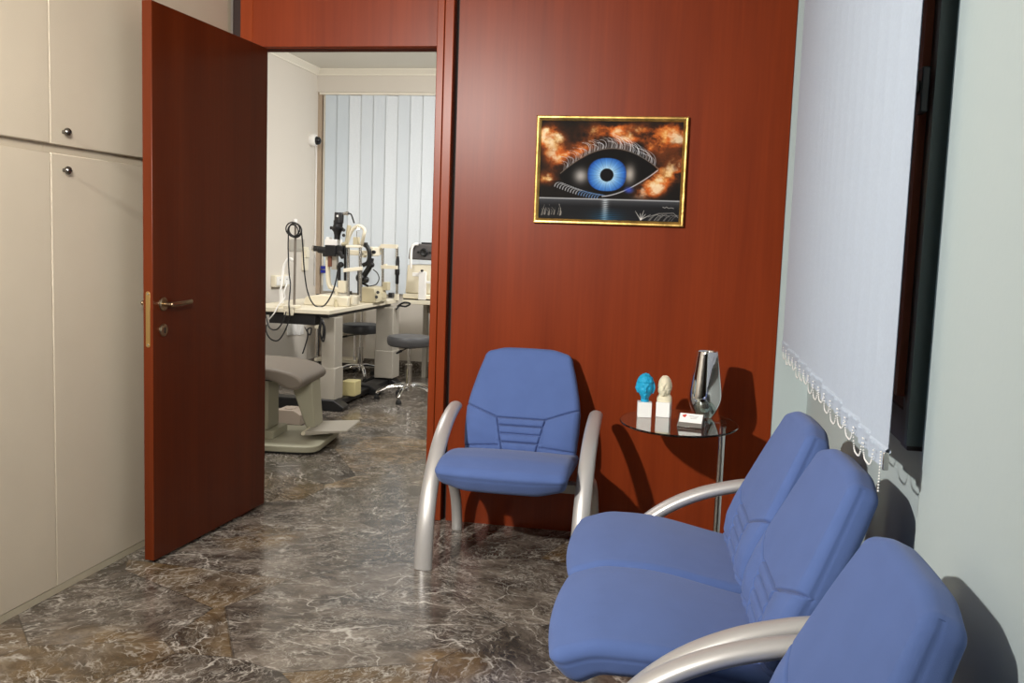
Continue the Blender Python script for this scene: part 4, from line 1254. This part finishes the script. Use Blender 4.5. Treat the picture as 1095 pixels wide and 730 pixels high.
mb.prism([(d(379.3, 0).x, d(0, 299).z), (d(385, 0).x, d(0, 293).z), (d(386, 0).x, d(0, 303).z)], S2 - 0.13, S2 - 0.07, 'y')
mb.done('swing_lamp', M_BLACK, kt)
mb = Loc(); pb(mb, 388.8, 259.2, 392.6, 262.5, S2 - .1, 0.05); mb.done('lamp_cap', M_BLACK, kt, bevel=0.003)
mb = Loc(); pb(mb, 395, 264, 402.6, 273.5, S2 + 0.02, 0.16); pb(mb, 373, 268, 396, 272.5, S2 + 0.02, 0.08); pb(mb, 386, 270, 391, 275, S2 + 0.02, 0.08); mb.done('optical_head', M_IVORY, kt, bevel=0.006)
mb = Loc(); mb.lathe([(0.016, 0), (0.016, 0.012), (0.010, 0.014), (0, 0.0141)], d(400, 269.5, S2 - 0.062), 16, (0, -1, 0)); mb.done('lens', M_BLACK, kt)
mb = Loc(); mb.tube(spline([d(399, 288, S2 - .1), d(403.5, 292, S2 - .1), d(405.3, 298, S2 - .1), d(402, 304, S2 - .1), d(395, 306, S2 - .1)], 5), 0.0045, 8); mb.done('lamp_lead', M_BLACK, kt)
S3 = 7.70
e = lambda px, py, Y=S3: W(px, py, Y)
mb = Loc(); mb.cyl((e(409.3, 320).x, S3, TT - 0.02), e(409.2, 264), 0.0115, 14).cyl((e(423.8, 319).x, S3 + 0.02, TT - 0.02), (e(423.8, 264).x, S3 + 0.02, e(423.8, 264).z), 0.0115, 14); mb.done('chin_rest_rod', M_STEEL, kt)
mb = Loc(); pb(mb, 408, 261.5, 425, 265, S3, 0.05); mb.tube(spline([e(409, 263.5), e(406.2, 265), e(405.3, 269), e(406, 272.5)], 4), 0.016, 10, round_end=True)
pb(mb, 408, 284, 425.3, 287, S3, 0.05); pb(mb, 411, 282.2, 413.5, 285, S3, 0.04); pb(mb, 407.4, 316.5, 411.5, 322, S3, 0.05); pb(mb, 421.8, 314.5, 426, 321, S3 + .02, 0.05)
mb.done('chin_bar', M_IVORY, kt, bevel=0.003)
mb = Loc(); mb.lathe([(0.010, 0), (0.015, 0.01), (0.015, 0.075), (0.0205, 0.085), (0.0205, 0.125), (0.0165, 0.132), (0.0165, 0.19), (0.012, 0.235), (0.0, 0.236)], (e(423.8, 303).x, S3 + 0.02, e(423.8, 304).z), 18); mb.done('black_grip', M_BLACK, kt)

# -- autorefractor on the far table
S4 = 8.18
a0 = W(448, 318, S4)
ar = thing('autorefractor', 'white autorefractor with a dark grey head on the far table by the blind', 'eye instrument', (a0.x, S4, 0.748))
g = lambda px, py, Y=S4: W(px, py, Y)
zb = 0.748
ZZ = lambda py: g(448, py, S4 - 0.17).z
k_ = zb - ZZ(317.5)
z_ = lambda py: ZZ(py) + k_
xw = lambda px: g(px, 300, S4 - 0.17).x
mb = Loc(); mb.prism([(xw(430.3), zb + 0.012), (xw(468), zb + 0.012), (xw(468), z_(311)), (xw(431), z_(311))], S4 - 0.17, S4 + 0.22, 'y'); mb.done('base', M_IVORY, ar, bevel=0.008)
mb = Loc(); mb.box(xw(431), xw(467), S4 - 0.15, S4 + 0.20, zb, zb + 0.0125); mb.done('rubber_foot', M_RUBBER, ar)
mb = Loc(); mb.prism([(xw(431.5), z_(310.6)), (xw(467), z_(310.6)), (xw(466), z_(279)), (xw(433.5), z_(280))], S4 - 0.12, S4 + 0.20, 'y'); mb.done('body', M_IVORY, ar, bevel=0.010)
mb = Loc(); mb.box(xw(448.5), xw(456), S4 - 0.20, S4 - 0.16, z_(316.5), z_(286.5)).box(xw(441), xw(449), S4 - 0.18, S4 - 0.16, z_(292), z_(288)).box(xw(455.8), xw(464), S4 - 0.185, S4 - 0.16, z_(299), z_(296.5)); mb.done('chin_rest', M_WHITE, ar, bevel=0.003)
mb = Loc(); mb.cyl((xw(452), S4 - 0.18, z_(285.5)), (xw(452), S4 - 0.21, z_(285.5)), 0.010, 10); mb.done('chin_knob', M_BLACK, ar)
hp = [(xw(435), z_(274)), (xw(436), z_(263)), (xw(438.5), z_(258.5)), (xw(443), z_(257)), (xw(466), z_(257)), (xw(468), z_(260)), (xw(468), z_(274.5))]
mb = Loc(); mb.prism(hp, S4 - 0.15, S4 + 0.16, 'y'); mb.done('measuring_head', mat('dark_grey_plastic', lin(88, 84, 84), 0.45), ar, bevel=0.012)
mb = Loc(); mb.box(xw(447), xw(459.5), S4 - 0.10, S4 + 0.10, z_(257), z_(255.3)); mb.done('head_cap', M_BLACK, ar, bevel=0.003)
mb = Loc(); mb.lathe([(0.036, 0), (0.036, 0.010), (0.026, 0.016), (0.018, 0.012), (0, 0.011)], (xw(452), S4 - 0.151, z_(266)), 24, (0, -1, 0)); 
for px in (446, 458.5): mb.lathe([(0.011, 0), (0.011, 0.006), (0, 0.0062)], (xw(px), S4 - 0.151, z_(266)), 14, (0, -1, 0))
mb.done('lens', M_BLACK, ar)
mb = Loc(); mb.tube(spline([(xw(439.8), S4 - 0.19, z_(283)), (xw(439.6), S4 - 0.19, z_(270)), (xw(440.2), S4 - 0.19, z_(262)), (xw(442.5), S4 - 0.185, z_(258)), (xw(446.5), S4 - 0.17, z_(257.2))], 5), 0.012, 10, round_end=True); mb.done('forehead_arch', M_WHITE, ar)

# -- pole with coiled lead and its handpiece at the near end of the table
S5 = 6.56
h = lambda px, py, Y=S5: W(px, py, Y)
pl = thing('instrument_pole', 'thin steel pole with a looped black lead clamped to the front of the white table', 'pole', (h(315, 326).x, S5, TT))
xp = h(315, 290).x
mb = Loc(); mb.cyl((xp, S5, TT + 0.018), (xp + 0.004, S5, h(315, 239).z), 0.009, 12); mb.done('rod', mat('dull_grey_metal', lin(128, 120, 110), 0.4, metal=0.3), pl)
mb = Loc(); mb.cyl((xp + 0.004, S5, h(315, 240).z), (xp + 0.004, S5, h(315, 234).z), 0.013, 12); mb.done('cap', M_WHITE, pl)
mb = Loc(); mb.box(xp - 0.042, xp + 0.042, S5 - 0.10, S5 + 0.03, TT + 0.001, TT + 0.022).box(xp - 0.036, xp + 0.036, S5 - 0.10, S5 - 0.088, TT - 0.05, TT + 0.001).box(xp - 0.012, xp + 0.012, S5 - 0.11, S5 - 0.10, TT - 0.03, TT + 0.0); mb.done('clamp', M_IVORY, pl, bevel=0.004, below=True)
zc = h(315, 245).z
mb = Loc()
for i, (dx, R, dy) in enumerate(((-0.008, 0.050, -0.020), (0.006, 0.046, -0.012), (0.012, 0.052, -0.026), (-0.002, 0.044, -0.030))):
    mb.torus((xp + dx, S5 + dy, zc - 0.004 * i), R, 0.0048, (0.12 * i - .2, 1, 0.1), 30, 8)
mb.tube(spline([h(308.5, 249), h(308.2, 265), h(309, 290), h(310.5, 305), h(309, 325, S5 - .12), h(309.5, 340, S5 - .12), h(304, 355, S5 - .12), h(297, 364, S5 - .12), h(289, 362, S5 - .12), h(284.5, 354, S5 - .12), h(285, 347, S5 - .1)], 6), 0.0052, 8)
mb.done('looped_lead', M_BLACK, pl, below=True)
mb = Loc(); mb.tube(spline([h(322.5, 248), h(324, 265, 6.6), h(325.5, 290, 6.7), h(329, 312, 6.75), h(336, 326, 6.75), h(346, 327, 6.75), h(354, 316, 6.78), h(358.5, 303, 6.8), h(361, 290, 6.83)], 6), 0.0055, 8); mb.done('hanging_lead', M_BLACK, pl)

hs = thing('handpiece_stand', 'white handpiece with a curved white lead standing at the front left of the table', 'handpiece', (h(301, 325).x, S5, TT))
x1 = hs.location.x
mb = Loc(); mb.lathe([(0.045, 0.0), (0.045, 0.012), (0.030, 0.022), (0.022, 0.03), (0.0, 0.031)], (x1, S5, TT), 20); mb.done('foot', M_IVORY, hs)
mb = Loc(); mb.tube([(x1, S5, TT + 0.028), (x1 - 0.006, S5, TT + 0.135)], [0.017, 0.0135], 14); mb.done('handle', M_WHITE, hs)
mb = Loc(); mb.tube(spline([(x1 - 0.006, S5, TT + 0.13), h(302, 296, S5 + .03), h(303.5, 285, S5 + .05), h(307, 278, S5 + .06), h(311, 276.5, S5 + .06), h(313.2, 279, S5 + .05)], 6), 0.010, 10, round_end=True)
mb.tube(spline([h(307, 303, S5 + .03), h(304, 312, S5 - .03), h(304.5, 318, S5 - .03), h(298, 326, S5 - .08), h(293, 335, S5 - .12), h(288, 341, S5 - .12)], 6), 0.005, 8); mb.done('lead', M_WHITE, hs, below=True)
# cables under the table
cable('black_cable', 'black cable looped below the left front of the white table', [W(284, 336, 6.42), W(288, 350, 6.40), W(296, 352, 6.40), W(303, 343, 6.40), W(306, 333, 6.42)], 0.005, M_BLACK, 'cables below the table')
cable('coiled_cable', 'bundle of coiled black cable hanging beside the near table column', [W(343, 340, 6.5), W(346, 350, 6.48), W(344.5, 362, 6.48), W(341.5, 352, 6.47), W(344, 341, 6.46), W(347.5, 352, 6.45), W(345.8, 365, 6.45), W(342.2, 356, 6.44), W(344, 343, 6.45), W(341, 352, 6.5), W(340.4, 380, 6.5)], 0.006, M_BLACK, 'cables below the table')
cable('black_cable', 'black cable with a plug dangling below the power box', [W(326, 350, 6.50), W(331, 358, 6.5), W(333, 351, 6.5), W(329, 352, 6.5), W(329, 360, 6.5), W(325, 374, 6.5), W(323.5, 378, 6.5)], 0.005, M_BLACK, 'cables below the table')
cable('black_cable', 'black cable resting in loops between the table and the autorefractor', [W(425, 327, 7.86), W(432, 323.5, 7.86), W(438.5, 324.5, 7.86), W(434, 327.5, 7.86), W(427, 327, 7.86), W(424, 331, 7.84)], 0.008, M_BLACK, 'cables below the table')

# -- wall fittings on the left wall of the examination room
def on_left(px, py): 
    dd = M_CAM.T @ np.array([(px - CX) / F_PX, -(py - CY) / F_PX, 1.0])
    return Vector(CAM + dd * (RB_XL / dd[0]))
o = on_left(298, 300)
sk = thing('socket_box', 'white double wall socket box above the left end of the table', 'socket', (RB_XL, o.y, o.z))
MB().box(0.0005, 0.045, -0.16, 0.16, -0.050, 0.052).build('housing', M_IVORY, sk, bevel=0.006)
for yy in (-0.08, 0.08):
    MB().box(0.045, 0.052, yy - 0.065, yy + 0.065, -0.035, 0.042).build('cover', M_WHITE, sk, bevel=0.003)
for yy in (-0.08, 0.06): MB().lathe([(0.006, 0), (0.006, 0.001), (0, 0.0011)], (0.052, yy, 0.012), 10, (1, 0, 0)).build('pin_hole', M_BLACK, sk)
for i, px in enumerate((309.5, 315, 321)):
    o = on_left(px, 352)
    tag(MB().box(0.0005, 0.012, -0.055, 0.055, -0.05, 0.05).box(0.012, 0.016, -0.03, 0.03, -0.028, 0.028).build('wall_outlet', M_WHITE, loc=(RB_XL, o.y, o.z), bevel=0.003),
        ('white wall outlet below the table, %s of the row of three' % ('nearest', 'middle one', 'farthest')[i]), 'socket', 'wall outlets below the table')
o = on_left(317, 262)
tag(MB().box(0.0005, 0.010, -0.16, 0.16, -0.055, 0.055).box(0.010, 0.013, -0.13, 0.13, -0.04, 0.04).build('wall_plate', M_GREYPAINT, loc=(RB_XL, o.y, o.z), bevel=0.002), 'grey wall plate behind the thin pole with the looped lead', 'wall plate')
o = on_left(336.5, 151)
dc = thing('security_camera', 'small white dome camera with a black lens high on the wall by the far blind', 'camera', (RB_XL, min(o.y, 8.58), o.z))
MB().lathe([(0.055, 0.0005), (0.058, 0.02), (0.057, 0.045), (0.050, 0.058), (0.0, 0.06)], (0, 0, 0), 32, (1, 0, 0)).build('housing', M_WHITE, dc)
MB().ball((0.066, 0, -0.004), 0.040, 24, 16).build('dome', mat('black_gloss_dome', (0.01, 0.01, 0.012, 1), 0.08), dc)
cable('white_wire', 'thin white wire running down the wall corner below the dome camera', [(RB_XL + 0.012, 8.66, 2.16), (RB_XL + 0.008, 8.70, 2.0), (RB_XL + 0.008, 8.70, 1.4), (RB_XL + 0.008, 8.70, 0.80)], 0.006, M_WHITE)
tag(MB().box(0.0005, 0.03, -0.05, 0.05, -0.12, 0.10).box(0.03, 0.045, -0.035, 0.035, 0.0, 0.075).build('junction_box', M_IVORY, loc=(RB_XL, 8.45, W(342, 276, 8.45).z), bevel=0.004), 'small ivory junction box low on the far left wall corner', 'junction box')
q = W(340, 317.5, 7.1)
tag(MB().lathe([(0.0, 0.0), (0.017, 0.0), (0.018, 0.004), (0.018, 0.055), (0.0135, 0.061), (0.0135, 0.075), (0.0, 0.0755)], (0, 0, 0), 20).build('bottle', M_BLACK, loc=(q.x, 7.1, TT)), 'small black bottle standing at the back left of the white table', 'bottle')
mb = MB()
for dz in (-0.034, 0.004): mb.box(-0.028, 0.028, -0.002, 0.0, dz, dz + 0.030)
q = W(345.6, 288, 8.745)
tag(mb.build('blue_sticker', mat('deep_blue_print', lin(34, 44, 150), 0.5), loc=(q.x, 8.748, q.z)), 'small deep blue double label low on the left edge of the far blind', 'sticker')
